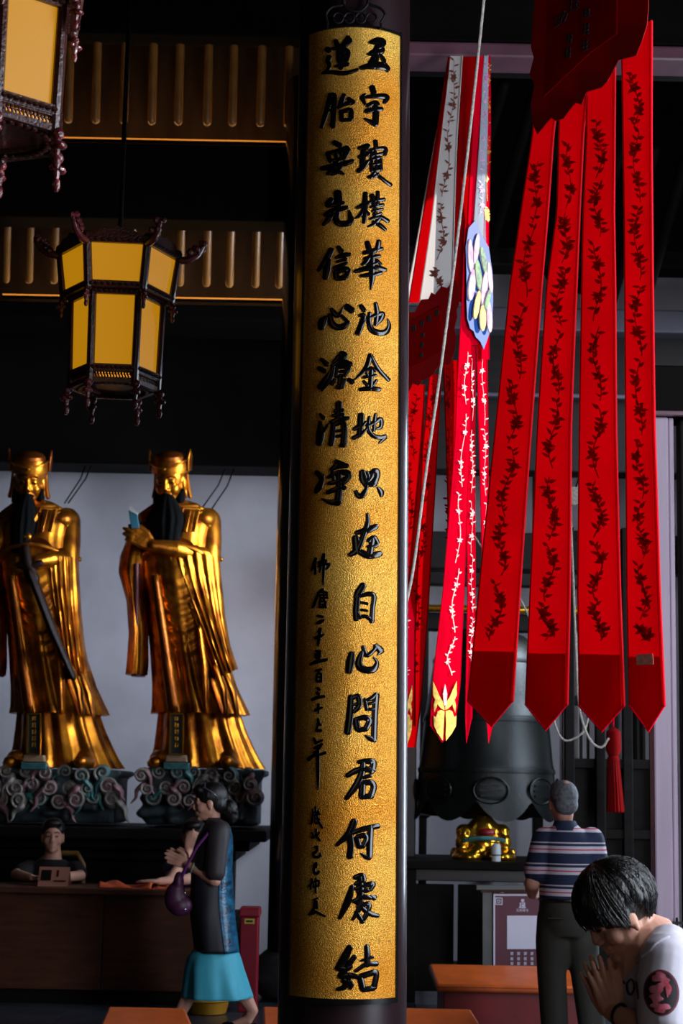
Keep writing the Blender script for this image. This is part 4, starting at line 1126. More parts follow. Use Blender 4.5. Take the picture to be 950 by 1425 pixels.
D_ST = 15.0
def hand_mesh(mb, wrist, direc, side, nrm, s=1.0, curl=.25, thumb=1.0, spread=.10, fat=1.2):
    """open hand: metacarpals, four fingers with two bends, thumb leaving the side of the palm"""
    w = Vector(wrist); d = Vector(direc).normalized()
    sd = Vector(side); sd = (sd - d * sd.dot(d)).normalized()
    n = Vector(nrm); n = (n - d * n.dot(d) - sd * n.dot(sd)).normalized()
    for i, (off, L, r) in enumerate(((.030, .070, .0085), (.010, .080, .009), (-.010, .075, .0085), (-.028, .058, .0075))):
        kn = w + d * (.085 - .006 * abs(i - 1)) * s + sd * off * s
        mb.chain([w + sd * off * .55 * s, w + d * .045 * s + sd * off * .85 * s, kn], [.015 * s, .0155 * s, .0115 * s], 8)
        f = (d + sd * (off / .03) * spread).normalized()
        p1 = kn + f * L * .45 * s
        f2 = (f + n * curl * .6).normalized()
        p2 = p1 + f2 * L * .32 * s
        f3 = (f + n * curl * 1.2).normalized()
        p3 = p2 + f3 * L * .23 * s
        mb.chain([kn, p1, p2, p3], [r * 1.12 * s * fat, r * 1.03 * s * fat, r * .97 * s * fat, r * .85 * s * fat], 8)
    b = w + d * .022 * s + sd * .024 * s
    t1 = b + (d * .6 + sd * .75 * thumb).normalized() * .036 * s
    t2 = t1 + (d * .92 + sd * .3 * thumb).normalized() * .032 * s
    t3 = t2 + (d * 1.0 + sd * .1).normalized() * .022 * s
    mb.chain([b, t1, t2, t3], [.017 * s, .013 * s * fat, .0115 * s * fat, .0095 * s * fat], 8)

def statue(label, dx, variant):
    """dx: shift in crop pixels of the whole figure"""
    cf = lambda x, y: C3S(x + dx, y)
    def Q(x, y, dy=0.0):
        p = P(*cf(x, y), D_ST)
        return p + Vector((0, dy, 0))
    base = Q(640, 1062)
    t = empty('golden_statue', (base.x, D_ST, ALTZ + .52), label, 'statue')
    G = M['statue_gold']
    K = D_ST / FPX / 2.262
    # under robe with trailing hems
    rows = [(1060, 484, 822, .44, 0), (1035, 490, 806, .42, 0), (990, 496, 786, .37, 0), (940, 500, 766, .35, 0), (870, 505, 745, .33, 0)]
    fp = pleats(13, .075, 1.1)
    MB().rings(ringrows(rows, cf, D_ST, 16, 160, lambda a, cy, tt: fp(a, cy, tt) * (1.15 - .55 * tt))).build('under_robe', G, t)
    # outer robe
    rows = [(892, 478, 780, .42, 0), (870, 482, 770, .40, 0), (800, 482, 738, .37, 0), (700, 474, 708, .34, 0), (620, 466, 694, .33, -.01), (540, 458, 684, .34, -.03), (470, 446, 676, .34, -.03), (400, 440, 672, .32, -.02), (340, 440, 674, .30, 0), (300, 446, 678, .28, 0), (265, 462, 668, .25, .01), (240, 492, 640, .21, .02), (222, 516, 606, .15, .02)]
    fq = pleats(15, .05, .4)
    def drape(a, cy, tt):
        front = max(0, -math.sin(a))
        v = fq(a, cy, tt) * max(0.22, min(1, (cy - 520) / 260))
        if 430 < cy < 760:
            x = math.cos(a)
            w = math.sin((cy - 430) / 330 * PI)
            v += .02 * front * w * math.sin(2 * PI * (cy + 130 * x * x) / 34.0)
        return v
    MB().rings(ringrows(rows, cf, D_ST, 80, 160, drape)).build('outer_robe', G, t)
    # hanging sleeve on the viewer's left
    rows = [(770, 402, 466, .15, -.1), (740, 406, 470, .16, -.1), (640, 412, 470, .17, -.1), (540, 404, 462, .17, -.1), (450, 378, 470, .17, -.1), (400, 382, 480, .17, -.08), (340, 404, 490, .17, -.05), (290, 424, 500, .16, 0), (262, 444, 505, .13, 0)]
    fs = pleats(7, .1, 2.0)
    MB().rings(ringrows(rows, cf, D_ST, 40, 80, lambda a, cy, tt: fs(a, cy, tt) * max(.15, (1 - tt)))).build('sleeve', G, t)
    MB().rings(ringrows([(775, 418, 462, .1, -.12), (600, 424, 452, .08, -.19), (430, 430, 452, .06, -.24)], cf, D_ST, 10, 24)).build('sleeve_lining', M['wine_cloth'], t)
    # upper arm and forearm on the viewer's right
    MB().chain([Q(650, 285), Q(655, 350, -.05), Q(655, 408, -.1)], [46 * K, 44 * K, 42 * K], 24).build('upper_sleeve', G, t)
    MB().chain([Q(616, 408, -.1), Q(697, 408, -.1)], [.022, .022], 10).build('cuff_band', G, t)
    # sweeping sleeve of the forearm
    ny, nx = 50, 44
    if variant == 0:
        Lk = [(0, 498, 372), (.25, 530, 452), (.5, 588, 560), (.75, 640, 668), (1, 682, 778)]
        Rk = [(0, 694, 408), (.25, 703, 500), (.5, 712, 590), (.75, 728, 680), (1, 752, 752)]
    else:
        Lk = [(0, 600, 415), (.25, 612, 510), (.5, 630, 610), (.75, 645, 700), (1, 655, 790)]
        Rk = [(0, 696, 408), (.25, 700, 500), (.5, 706, 590), (.75, 716, 680), (1, 732, 760)]
    fr, bk = [], []
    for i in range(ny + 1):
        v = i / ny
        lx, ly = interp(Lk, v); rx, ry_ = interp(Rk, v)
        rf, rb = [], []
        for j in range(nx + 1):
            u = j / nx
            bulge = math.sin(PI * u) ** .6
            fold = .028 * math.sin(u * 2 * PI * 6.5 + v * 2.0) * (.35 + .65 * v) * bulge
            rf.append(Q(lerp(lx, rx, u), lerp(ly, ry_, u) + 10 * math.sin(PI * u) * v, -.30 + .1 * u - .09 * bulge - fold))
            rb.append(Q(lerp(rx, lx, u), lerp(ry_, ly, u), -.22 + .1 * (1 - u) + .05 * math.sin(PI * u)))
        fr.append(rf + rb)
    MB().rings(fr).build('sweeping_sleeve', G, t)
    # hand, forearm and attribute
    m = MB()
    if variant == 0:
        m.chain([Q(650, 405, -.12), Q(560, 388, -.36), Q(498, 382, -.42)], [.1, .075, .055], 14)
        hand_mesh(m, Q(495, 382, -.42), Q(430, 348, -.46) - Q(495, 382, -.42), Vector((0, 0, 1)), Vector((0, 1, 0)), 1.75, .5, .6)
    else:
        m.chain([Q(650, 405, -.12), Q(620, 420, -.34), Q(585, 432, -.44)], [.1, .075, .055], 14)
        hand_mesh(m, Q(588, 432, -.44), Q(530, 450, -.46) - Q(588, 432, -.44), Vector((0, 0, 1)), Vector((0, 1, 0)), 1.6, .9, .6)
    m.remesh('hand', G, t, .009, 2)
    if variant == 0:
        MB().prism([Q(x, y, -.47) for x, y in ((424, 275), (432, 262), (450, 285), (458, 330), (432, 332))], (0, .03, 0)).build('tablet', M['tablet'], t, smooth=False, bevel=.006)
        MB().prism([Q(x, y, -.475) for x, y in ((424, 275), (432, 262), (450, 283), (452, 290))], (0, .04, 0)).build('tablet_tip', M['white_cloth'], t, smooth=False)
    else:
        sw = MB().chain([Q(552, 395, -.5), Q(560, 440, -.52), Q(578, 490, -.52)], [.04, .045, .06], 10)
        sw.chain([Q(575, 480, -.52), Q(640, 650, -.5), Q(695, 780, -.45)], [.085, .075, .05], 12, flat=.5)
        sw.chain([Q(538, 445, -.52), Q(565, 455, -.52), Q(600, 440, -.52)], [.03, .04, .03], 10)
        sw.build('sheathed_sword', M['sheath'], t)
    # shoulder cape, collar folds, tabs
    for x in (462, 650):
        m = MB()
        sg = -1 if x < 550 else 1
        for q in range(5):
            m.chain([Q(548 + sg * 18 * (.4 + q * .3), 250 + q * 4, -.2), Q(x - sg * (34 - q * 9), 246 + q * 11, -.16), Q(x + sg * 18, 272 + q * 14, -.04), Q(x + sg * 28, 300 + q * 12, .08)], [.03, .035, .035, .02], 10)
        m.build('shoulder_fold', G, t)
    for x_, r_ in ((640, (.13, .2, .12)), (470, (.11, .18, .11))):
        MB().ell(Q(x_, 285, -.01), r_).build('shoulder_cape', G, t)
    for x in (596, 622):
        MB().bar(Q(x + 8, 262, -.27), Q(x - 4, 335, -.33), .035, .02, (0, 1, 0)).build('ribbon_tab', G, t, bevel=.006)
    m = MB()
    for sg in (-1, 1):
        m.chain([Q(548 + sg * 38, 235, -.14), Q(548 + sg * 20, 290, -.28), Q(548 - sg * 5, 350, -.34)], [.03, .032, .03], 8)
    m.build('crossed_collar', G, t)
    # breast panel and belt
    m = MB()
    yb = 372 if variant == 0 else 370
    pts = []
    for k in range(13):
        a = PI * k / 12
        pts.append(Q(555 - 68 * math.cos(a), yb + 12 - 34 * math.sin(a), -.30 - .05 * math.sin(a)))
    m.prism(pts, (0, .06, 0))
    m.build('breast_panel', M['statue_red'], t)
    MB().chain([Q(555 - 95 * math.cos(PI * k / 12), yb + 40 - 34 * math.sin(PI * k / 12), -.22 - .14 * math.sin(PI * k / 12)) for k in range(13)], [.022] * 13, 8).build('belt', G, t)
    # central sash with embossed hem
    m = MB()
    L_, R_ = [], []
    for k in range(20):
        v = k / 19
        x, y = lerp(500, 560, v), lerp(470, 890, v)
        dy = -.36 - .03 * math.sin(v * PI) + (-.03 if v > .6 else 0)
        L_.append(Q(x - 8 - 6 * v, y, dy)); R_.append(Q(x + 8 + 7 * v, y, dy))
    m.sheet(list(map(list, zip(L_, R_)))).build('sash', M['statue_red'], t, solid=.03)
    for E_ in (L_, R_):
        MB().chain(E_, .012, 8).build('sash_border', G, t)
    # scarf ends with zigzag hem below the sleeve
    for (x0, y0, x1, y1) in ((640, 640, 660, 880), (690, 760, 720, 885), (720, 780, 752, 890)):
        m = MB()
        m.chain([Q(x0, y0, -.38), Q((x0 + x1) / 2 + 6, (y0 + y1) / 2, -.4), Q(x1, y1, -.38)], [.05, .07, .05], 12, flat=.45)
        m.build('scarf_end', G, t)
    # boots
    for x, dy in ((512, -.36), (728, -.4)):
        m = MB()
        m.ell(Q(x, 1048, dy), (.1, .18, .055)); m.ell(Q(x, 1036, dy + .1), (.09, .12, .09)); m.ell(Q(x - 4, 1044, dy - .15), (.06, .06, .055))
        m.remesh('boot', G, t, .015, 4)
    # head with crown and beard
    ho = Q(540, 168, -.1)
    R = headR(math.radians(-12 if variant == 0 else 6), math.radians(14))
    m = MB()
    head_parts(m, R, ho, 1.66, 1.2, .04)
    m.chain([ho + Vector((0, .05, -.06)), ho + Vector((.01, .1, -.3))], [.1, .12], 16)
    hd = m.remesh('head', G, t, .009, 6)
    eyes(R, ho, 1.66, hd)
    def HL(x, y, z): return ho + R @ (Vector((x, y, z)) * 1.66)
    def cring(z, rx, ry, n=32): return [HL(rx * math.cos(2 * PI * k / n) - .01, ry * math.sin(2 * PI * k / n), z) for k in range(n)]
    MB().rings([cring(.052, .107, .092), cring(.05, .112, .097), cring(.075, .116, .1), cring(.1, .112, .097), cring(.118, .107, .093), cring(.12, .09, .08)]).build('crown_band', G, t)
    MB().rings([cring(.11, .1, .086), cring(.135, .098, .084), cring(.155, .075, .066), cring(.165, .03, .03)]).build('crown_cap', M['statue_red'], t)
    m = MB()
    m.chain([HL(.1, .09 * math.cos(PI * k / 10), .068 + .012 * math.cos(PI * k / 5) + .0) if False else HL(-.01 + .118 * math.sin(PI * k / 10), .1 * math.cos(PI * k / 10), .1 + .018 * math.cos(2 * PI * k / 10)) for k in range(11)], .012, 8)
    m.ell(HL(.108, 0, .078), (.02, .012, .016))
    m.build('crown_scroll', G, t)
    for sg in (1, -1):
        MB().prism([HL(.02, sg * .095, .06), HL(-.03, sg * .1, .06), HL(-.035, sg * .105, .135), HL(-.005, sg * .105, .178), HL(.02, sg * .1, .13)], R @ Vector((0, sg * .02, 0))).build('crown_wing', M['statue_red'] if variant else G, t, bevel=.006)
        MB().chain([HL(-.02, sg * .088, .04), HL(-.02, sg * .092, -.03), HL(-.015, sg * .1, -.075)], [.012, .016, .02], 8).build('side_ribbon', G, t)
    m = MB()
    bw = 1.0 if variant == 0 else .72
    bl_ = 1.0 if variant == 0 else 1.1
    rs = []
    for k in range(15):
        v = k / 14
        wd_ = (.036 + .075 * math.sin(min(1, v * 1.6) * PI / 2)) * (1 - .55 * max(0, v - .45)) * bw * 1.66
        c = HL(.075 - .02 * v, 0, -.064) + Vector((0, -.02 - .12 * v, -.48 * v * bl_))
        th = (.03 + .035 * math.sin(PI * v)) * 1.66
        rs.append([c + (R @ Vector((0, 1, 0))) * (wd_ * math.cos(a) * (1 + .05 * math.sin(9 * a))) + Vector((0, th * math.sin(a) * (1 + .1 * math.sin(14 * a)), 0)) for a in [2 * PI * q / 60 for q in range(60)]])
    m.rings(rs)
    for sg in (1, -1):
        m.chain([HL(.02, sg * .07, -.04), HL(.04, sg * .065, -.09), HL(.05, sg * .06 * bw, -.15)], [.02, .04, .045], 10)
    m.chain([HL(.094, .035, -.062), HL(.104, 0, -.052), HL(.094, -.035, -.062)], [.009, .013, .009], 8)
    m.remesh('beard', M['beard'], t, .012, 1)
    return t
statue('golden robed statue with a broad black beard, holding up a teal tablet', 0, 0)
statue('golden robed statue with a narrow black beard and sheathed sword, at the left edge', -442, 1)

# carved cloud pedestals
M['cloud_teal'] = mk('cloud_teal', (58, 128, 124), 0.55, 0, .4, vs=9, col2=(30, 66, 72))
M['cloud_edge'] = mk('cloud_edge', (158, 150, 136), 0.6, 0, .35, vs=14, col2=(104, 96, 98))
M['cloud_pink'] = mk('cloud_pink', (140, 100, 104), 0.6, 0, .3, vs=10)
M['rock_dark'] = mk('rock_dark', (44, 56, 60), 0.7, 0, .5, vs=10, bump=.4, bs=25)
def spiral(c, r0, turns, hand, tail, d, n=34):
    pts = []
    for k in range(n):
        v = k / (n - 1)
        a = hand * (turns * 2 * PI * v) + tail
        r = r0 * (.12 + .88 * v)
        pts.append((c[0] + r * math.cos(a), c[1] + r * math.sin(a)))
    return pts
def pedestal(label, x0, x1, seed):
    d = 14.5
    y0, y1 = 1068, 1147
    a, b = P(x0, y1, d), P(x1, y1, d)
    zt_ = P((x0 + x1) / 2, y0 + 2, D_ST - .3).z
    t = empty('cloud_pedestal', ((a.x + b.x) / 2, D_ST, ALTZ), label, 'pedestal')
    rnd = random.Random(seed)
    m = MB()
    m.box(((a.x + b.x) / 2, D_ST + .05, (ALTZ + zt_) / 2), (b.x - a.x - .12, .9, zt_ - ALTZ - .04))
    for k in range(46):
        m.ell((rnd.uniform(a.x + .05, b.x - .05), D_ST - .42 + rnd.uniform(-.03, .1), rnd.uniform(ALTZ + .05, zt_ - .05)), (rnd.uniform(.04, .09), .08, rnd.uniform(.03, .08)), None, 10, 7)
    m.box(((a.x + b.x) / 2, D_ST, zt_ - .025), (b.x - a.x, 1.02, .05))
    m.remesh('rock_core', M['rock_dark'], t, .02, 3)
    specs = []
    nsp = 21
    for k in range(nsp):
        u = (k + .5) / nsp
        row = k % 3
        specs.append((lerp(x0 + 4, x1 - 4, u) + rnd.uniform(-3, 3), (1076, 1094, 1112)[row] + rnd.uniform(-4, 4), rnd.uniform(8.5, 13.5), rnd.choice((1, -1)), rnd.uniform(0, 6), rnd.choice(('cloud_teal', 'cloud_teal', 'cloud_pink', 'cloud_edge'))))
    for (cx, cy, r0, hand, tail, mt) in specs:
        dd = D_ST - .5 + rnd.uniform(-.05, .02)
        pts = spiral((cx, cy), r0, 1.6, hand, tail, dd)
        # tail sweeping away from the spiral
        ex, ey = pts[-1]
        tx, ty = rnd.choice((-1, 1)) * rnd.uniform(8, 18), rnd.uniform(14, 30)
        q = catmull([(ex, ey), (ex + tx * .5, ey + ty * .3), (ex + tx * .6, ey + ty * .7), (ex + tx, ey + ty)], 6)
        q = [p for p in q if p[1] < 1144]
        kk = dd / FPX
        s = MB().ell(P(cx, cy, dd) + Vector((0, .04, 0)), (r0 * kk, .05, r0 * kk), None, 16, 8)
        s.chain([P(x, y, dd) + Vector((0, .02, 0)) for x, y in q], [lerp(r0 * kk * .8, .012, i / max(1, len(q) - 1)) for i in range(len(q))], 10, flat=.6)
        c = s.build('cloud_scroll', M[mt], t)
        MB().chain([P(x, y, dd) + Vector((0, -.015, 0)) for x, y in pts], [lerp(.006, .012, i / len(pts)) for i in range(len(pts))], 7).build('scroll_edge', M['cloud_edge'], c)
    return t
pedestal('carved cloud pedestal in teal and grey under the tablet-holding statue', 190, 366, 4)
pedestal('carved cloud pedestal in teal and pink under the leftmost statue', -24, 166, 9)
M['plaque_black'] = mk('plaque_black', (16, 26, 26), 0.4)
for (dx, lab) in ((0, 'small black name plaque with gold rim at the feet of the tablet-holding statue'), (-449, 'small black name plaque with gold rim at the feet of the leftmost statue')):
    dq = 14.42
    def Qp(x, y): return P(*C3S(x + dx, y), dq)
    b = Qp(555, 1064)
    t = empty('name_plaque', b, lab, 'plaque', 'name plaques of the statues')
    MB().prism([Qp(537, 890), Qp(577, 890), Qp(575, 1018), Qp(534, 1016)], (0, .03, 0)).build('plate', M['plaque_black'], t, smooth=False)
    m = MB()
    c = [Qp(537, 890), Qp(577, 890), Qp(575, 1018), Qp(534, 1016)]
    for i in range(4): m.bar(c[i] + Vector((0, -.004, 0)), c[(i + 1) % 4] + Vector((0, -.004, 0)), .012, .03, (0, 1, 0))
    m.build('gold_rim', M['bright_gold'], t)
    for k in range(5):
        gl = pseudo_glyph(556, 905 + 21 * k, 16, 16, .1, k)
        glyph('gold_character', gl, lambda x, y: (x, y), lambda x, y, h: Qp(x, y) + Vector((0, -.003 - h, 0)), M['bright_gold'], t, 1.0, hmax=.001)
    M['pale_wood'] = M.get('pale_wood') or mk('pale_wood', (150, 118, 90), .6)
    MB().prism([Qp(524, 1018), Qp(585, 1020), Qp(588, 1042), Qp(520, 1040)], (0, .12, 0)).build('stand', M['pale_wood'], t, smooth=False, bevel=.006)
    MB().prism([Qp(514, 1042), Qp(594, 1044), Qp(594, 1066), Qp(514, 1064)], (0, .14, 0)).build('green_block', M['cloud_teal'], t, smooth=False, bevel=.006)
# wires slanting from the beam to the statues
for i, (x0, y0, x1, y1) in enumerate(((330, 645, 300, 702), (318, 645, 287, 700), (133, 637, 103, 690), (124, 637, 98, 690))):
    tag(MB().chain([P(x0, y0 - 4, 15.6), P((x0 + x1) / 2 + 1, (y0 + y1) / 2 + 3, 15.45), P(x1 - 8, y1 + 10, 15.2)], .007, 6).build('stay_wire', M['black_lacquer'], None, origin=P(x1 - 8, y1 + 10, 15.2)),
        ('twisted black wire above the bearded statue, right one of its pair', 'twisted black wire above the bearded statue, left one of its pair', 'twisted black wire beside the leftmost statue, right one of its pair', 'twisted black wire beside the leftmost statue, left one of its pair')[i], 'wire')
# ------------------------------------------------------------------ bell corner
BD = 14.0
bc = P(676, 1128, BD)
kb = BD / FPX
bell = empty('bronze_bell', (bc.x, BD, bc.z), 'huge dark bronze temple bell with scalloped rim, hanging behind the tails', 'bell')
def bz(py): return P(676, py, BD).z
prof_px = [(99, 1133), (97.5, 1122), (96, 1108), (94.5, 1095), (93, 1080), (92.5, 1078), (92.5, 1070), (91.5, 1068), (88, 1030), (85.5, 1006), (86, 1004), (86, 1001), (85, 999), (81, 975), (77, 945), (73, 920), (66, 902), (52, 889), (30, 881), (8, 878)]
prof = [(r * kb, bz(y)) for r, y in prof_px]
zr = prof[0][1]
def lobes(r, z, a):
    w = max(0, 1 - (z - zr) / .28)
    s = abs(math.sin(4 * (a + .22)))
    return r * (1 + .0 * w), z + w * (.10 - .17 * s ** .8) + .02
m = MB().lathe(prof, (bc.x, BD, 0), 128, mod=lobes)
inner = [((r - 5) * kb, bz(y)) for r, y in [(99, 1132), (93, 1080), (85, 1000)]]
m.build('bell_body', M['bronze'], bell)
for py, r in ((1073, 94), (1003, 87.5), (922, 75)):
    MB().lathe([(r * kb * .98, bz(py) - .02), (r * kb, bz(py) - .018), (r * kb * 1.006, bz(py)), (r * kb, bz(py) + .018), (r * kb * .98, bz(py) + .02)], (bc.x, BD, 0), 96).build('raised_band', M['bronze'], bell)
for k in range(8):
    a = -PI / 2 + k * PI / 4 - .02
    c = Vector((bc.x + 95.5 * kb * math.cos(a), BD + 95.5 * kb * math.sin(a), bz(1100)))
    R = Matrix.Rotation(a, 3, 'Z')
    m = MB().ell(c, (.012, .13, .09), R, 24, 10)
    m.build('rim_medallion', M['bronze'], bell)
    m = MB()
    for q in range(24):
        b0 = 2 * PI * q / 24; b1 = 2 * PI * (q + 1) / 24
        m.chain([c + R @ Vector((.012, .135 * math.cos(b), .1 * math.sin(b))) for b in (b0, b1)], .008, 6)
    m.bar(c + R @ Vector((.014, -.09, .0)), c + R @ Vector((.014, .09, 0)), .012, .012); m.bar(c + R @ Vector((.014, -.08, .04)), c + R @ Vector((.014, .08, .04)), .012, .012); m.bar(c + R @ Vector((.014, -.08, -.04)), c + R @ Vector((.014, .08, -.04)), .012, .012)
    m.build('medallion_rim', M['bronze'], bell)
m = MB()
for a in [PI * k / 10 for k in range(11)]: pass
m.chain([Vector((bc.x + .17 * math.cos(PI * k / 12), BD, bz(885) + .2 * math.sin(PI * k / 12))) for k in range(13)], .04, 10)
m.build('hanging_loop', M['bronze'], bell)
fr = empty('bell_frame', (bc.x, BD, 0), 'dark timber frame from which the bronze bell hangs', 'frame')
xl, xr = P(566, 1100, BD).x, P(792, 1100, BD).x
ztb = bz(850)
for x in (xl, xr):
    MB().box((x, BD, ztb / 2), (.14, .16, ztb)).build('post', M['column_lacquer'], fr, smooth=False, bevel=.01)
MB().box(((xl + xr) / 2, BD, ztb - .10), (xr - xl + .3, .2, .14)).build('cross_beam', M['dark_wood'], fr, smooth=False, bevel=.01)
MB().chain([Vector((xl - .1, BD - .12, ztb)), Vector((xr + .1, BD - .12, ztb))], .03, 12).build('gilded_bar', M['bright_gold'], fr)
MB().box(((xl + xr) / 2, BD, ztb + .25), (xr - xl + .3, .16, .1)).build('cross_beam', M['dark_wood'], fr, smooth=False, bevel=.01)
# table under the bell
tb = empty('offering_table', (bc.x, 13.7, 0), 'dark wooden offering table under the bronze bell', 'table')
x0, x1 = P(562, 1205, 13).x, P(776, 1205, 13).x
TZ = P(670, 1200, 13.0).z
MB().box(((x0 + x1) / 2, 13.75, TZ - .03), (x1 - x0, 1.5, .06)).build('table_top', M['dark_wood'], tb, smooth=False, bevel=.01)
MB().box(((x0 + x1) / 2, 13.1, TZ - .1), (x1 - x0 - .06, .05, .09)).build('apron', M['column_lacquer'], tb, smooth=False, bevel=.006)
for k in range(3):
    w = (x1 - x0 - .1) / 3
    MB().box((x0 + .05 + w * (k + .5), 13.16, (TZ - .16) / 2 + .03), (w - .03, .03, TZ - .24)).build('front_panel', M['dark_wood'], tb, smooth=False, bevel=.006)
for x in (x0 + .05, x1 - .05):
    for y in (13.08, 14.42):
        MB().box((x, y, (TZ - .06) / 2), (.09, .09, TZ - .06)).build('leg', M['dark_wood'], tb, smooth=False, bevel=.006)
# small gilded figure on the table
FD = 13.55
def G6(x, y, dy=0.0): return P(x, y, FD) + Vector((0, dy, 0))
CGf = crop(570, 880, 4.19)
def gg(x, y, dy=0.0): return G6(*CGf(x, y), dy)
gs = empty('gilded_seated_figure', (gg(425, 1350).x, FD, TZ), 'gleaming gilded seated figure with green sash under the bell rim', 'statuette')
k6 = FD / FPX / 4.19
m = MB()
m.ell(gg(425, 1170), (95 * k6, .14, 105 * k6)); m.ell(gg(425, 1235, -.06), (100 * k6, .13, 62 * k6))
for sg in (-1, 1):
    m.ell(gg(425 + sg * 108, 1165), (52 * k6, .1, 48 * k6)); m.ell(gg(425 + sg * 120, 1225, -.05), (44 * k6, .09, 52 * k6))
    m.ell(gg(425 + sg * 95, 1305, -.1), (92 * k6, .16, 42 * k6)); m.ell(gg(425 + sg * 40, 1270, -.16), (42 * k6, .06, 24 * k6))
    m.ell(gg(425 + sg * 135, 1290, -.12), (34 * k6, .08, 30 * k6))
m.ell(gg(425, 1090), (52 * k6, .09, 62 * k6))
m.remesh('gilded_body', M['bright_gold'], gs, .012, 3)
MB().chain([gg(425 + 118 * math.cos(a), 1188 - 22 * math.sin(a) + 30, -.12 - .08 * math.sin(a)) for a in [PI * k / 12 for k in range(13)]], [.016] * 13, 8).build('green_sash', M['cloud_teal'], gs)
MB().ell(gg(440, 1165, -.12), (52 * k6, .05, 26 * k6)).build('red_bib', M['red_paint'], gs)
MB().lathe([(170 * k6, TZ), (178 * k6, TZ + .02), (165 * k6, TZ + .05), (150 * k6, TZ + .06), (.02, TZ + .06)], (gg(425, 1350).x, FD, 0), 32, sy=.7).build('base', M['column_lacquer'], gs)
for k in range(9):
    a = PI + PI * (k + .5) / 9
    MB().ell(Vector((gg(425, 1350).x + 165 * k6 * math.cos(a), FD + 115 * k6 * math.sin(a), TZ + .045)), (.035, .03, .045)).build('lotus_petal', M['bright_gold'], gs)
cp = gg(475, 1385, -.4)
t = empty('white_cup', (cp.x, cp.y, TZ), 'small white cylindrical cup in front of the gilded figure', 'cup')
M['porcelain'] = mk('porcelain', (215, 220, 220), .25, 0, .05)
MB().lathe([(.02, TZ), (.034, TZ + .004), (.036, TZ + .05), (.034, TZ + .11), (.028, TZ + .13), (.014, TZ + .135)], (cp.x, cp.y, 0), 18).build('cup_body', M['porcelain'], t)
MB().lathe([(.037, TZ + .045), (.038, TZ + .05), (.037, TZ + .055)], (cp.x, cp.y, 0), 18).build('rim_ring', M['stone'], t)
# red tassel string at the right of the bell
tp = P(853, 985, 12.2)
t = empty('red_tassel', P(855, 1125, 12.2), 'red hanging tassel ornament in the gloom behind the near banner', 'tassel')
MB().chain([P(846, 770, 12.57), P(848, 775, 12.2), tp, P(853, 1010, 12.2)], .006, 6).build('cord', M['red_satin'], t)
MB().lathe([(.01, 0), (.05, -.03), (.055, -.16), (.035, -.2), (.045, -.23)], P(853, 1012, 12.2), 16).build('knot', M['red_deep'], t)
for k in range(14):
    a = 2 * PI * k / 14
    MB().chain([P(853, 1055, 12.2) + Vector((.03 * math.cos(a), .03 * math.sin(a), 0)), P(856, 1128, 12.2) + Vector((.05 * math.cos(a), .05 * math.sin(a), 0))], [.012, .014], 6).build('fringe_strand', M['red_deep'], t)

# ------------------------------------------------------------------ information board (code square left blank)
SD = 12.45
sg_ = empty('notice_stand', (P(715, 1345, SD).x, SD, 0), 'maroon notice board with white border in a grey stand, beside the man', 'sign')
M['maroon'] = mk('maroon', (92, 34, 52), .45, 0, .06)
M['print_white'] = mk('print_white', (216, 214, 232), .5, 0, .04)
M['stand_grey'] = mk('stand_grey', (96, 98, 96), .5, .3, .15)
NC = crop(660, 1230, 7.917)
def q_(x, y, dy=0.0): return P(*NC(x, y), SD) + Vector((0, dy, 0))
def rect(nm, x0, y0, x1, y1, dy, mat, th=.004, par=None):
    return MB().prism([q_(x0, y0, dy), q_(x1, y0, dy), q_(x1, y1, dy), q_(x0, y1, dy)], (0, th, 0)).build(nm, mat, par or sg_, smooth=False)
rect('poster', 205, 100, 860, 1250, 0, M['maroon'], .012)
rect('stand_post', 92, 95, 192, 1700, .005, M['stand_grey'], .06)
rect('stand_post', 872, 95, 960, 1700, .005, M['stand_grey'], .06)
rect('top_rail', 20, 15, 960, 62, -.03, M['stand_grey'], .1)
rect('under_rail', 70, 62, 960, 92, -.01, M['brown_wood'], .08)
for a in ((210, 112, 852, 132), (208, 132, 226, 1240), (834, 132, 852, 1240)):
    rect('border_line', *a, -.004, M['print_white'])
for (x, y) in ((228, 150), (764, 150)):
    for a in ((0, 0, 80, 10), (0, 0, 10, 80), (70, 0, 80, 80), (0, 70, 80, 80), (22, 22, 58, 32), (22, 22, 32, 58), (48, 22, 58, 58), (22, 48, 58, 58)):
        rect('corner_fret', x + a[0], y + a[1], x + a[2], y + a[3], -.004, M['print_white'])
rect('blank_square', 358, 350, 694, 718, -.004, M['print_white'])
for x0, y0, x1, y1 in ((514, 168, 546, 198), (498, 205, 512, 250), (518, 205, 545, 218), (518, 226, 545, 250), (490, 252, 512, 266), (545, 205, 556, 262), (515, 255, 565, 268)):
    rect('emblem', x0, y0, x1, y1, -.004, M['print_white'])
def text_obj(s, centre, h, mat, parent, name='lettering'):
    cu = bpy.data.curves.new('txt', 'FONT'); cu.body = s; cu.size = h; cu.align_x = 'CENTER'; cu.align_y = 'CENTER'; cu.resolution_u = 2
    to = bpy.data.objects.new('txt', cu); COL.objects.link(to)
    bpy.context.view_layer.update()
    me = bpy.data.meshes.new_from_object(to.evaluated_get(bpy.context.evaluated_depsgraph_get()))
    bpy.data.objects.remove(to)
    me.transform(Matrix.Translation(Vector(centre) - worldloc(parent)) @ Matrix.Rotation(PI / 2, 4, 'X'))
    me.materials.clear(); me.materials.append(mat)
    o = bpy.data.objects.new(name, me); COL.objects.link(o); o.parent = parent
    return o
kk = SD / FPX / 7.917
text_obj('玉佛禪寺', q_(525, 294, -.005), 34 * kk, M['print_white'], sg_)
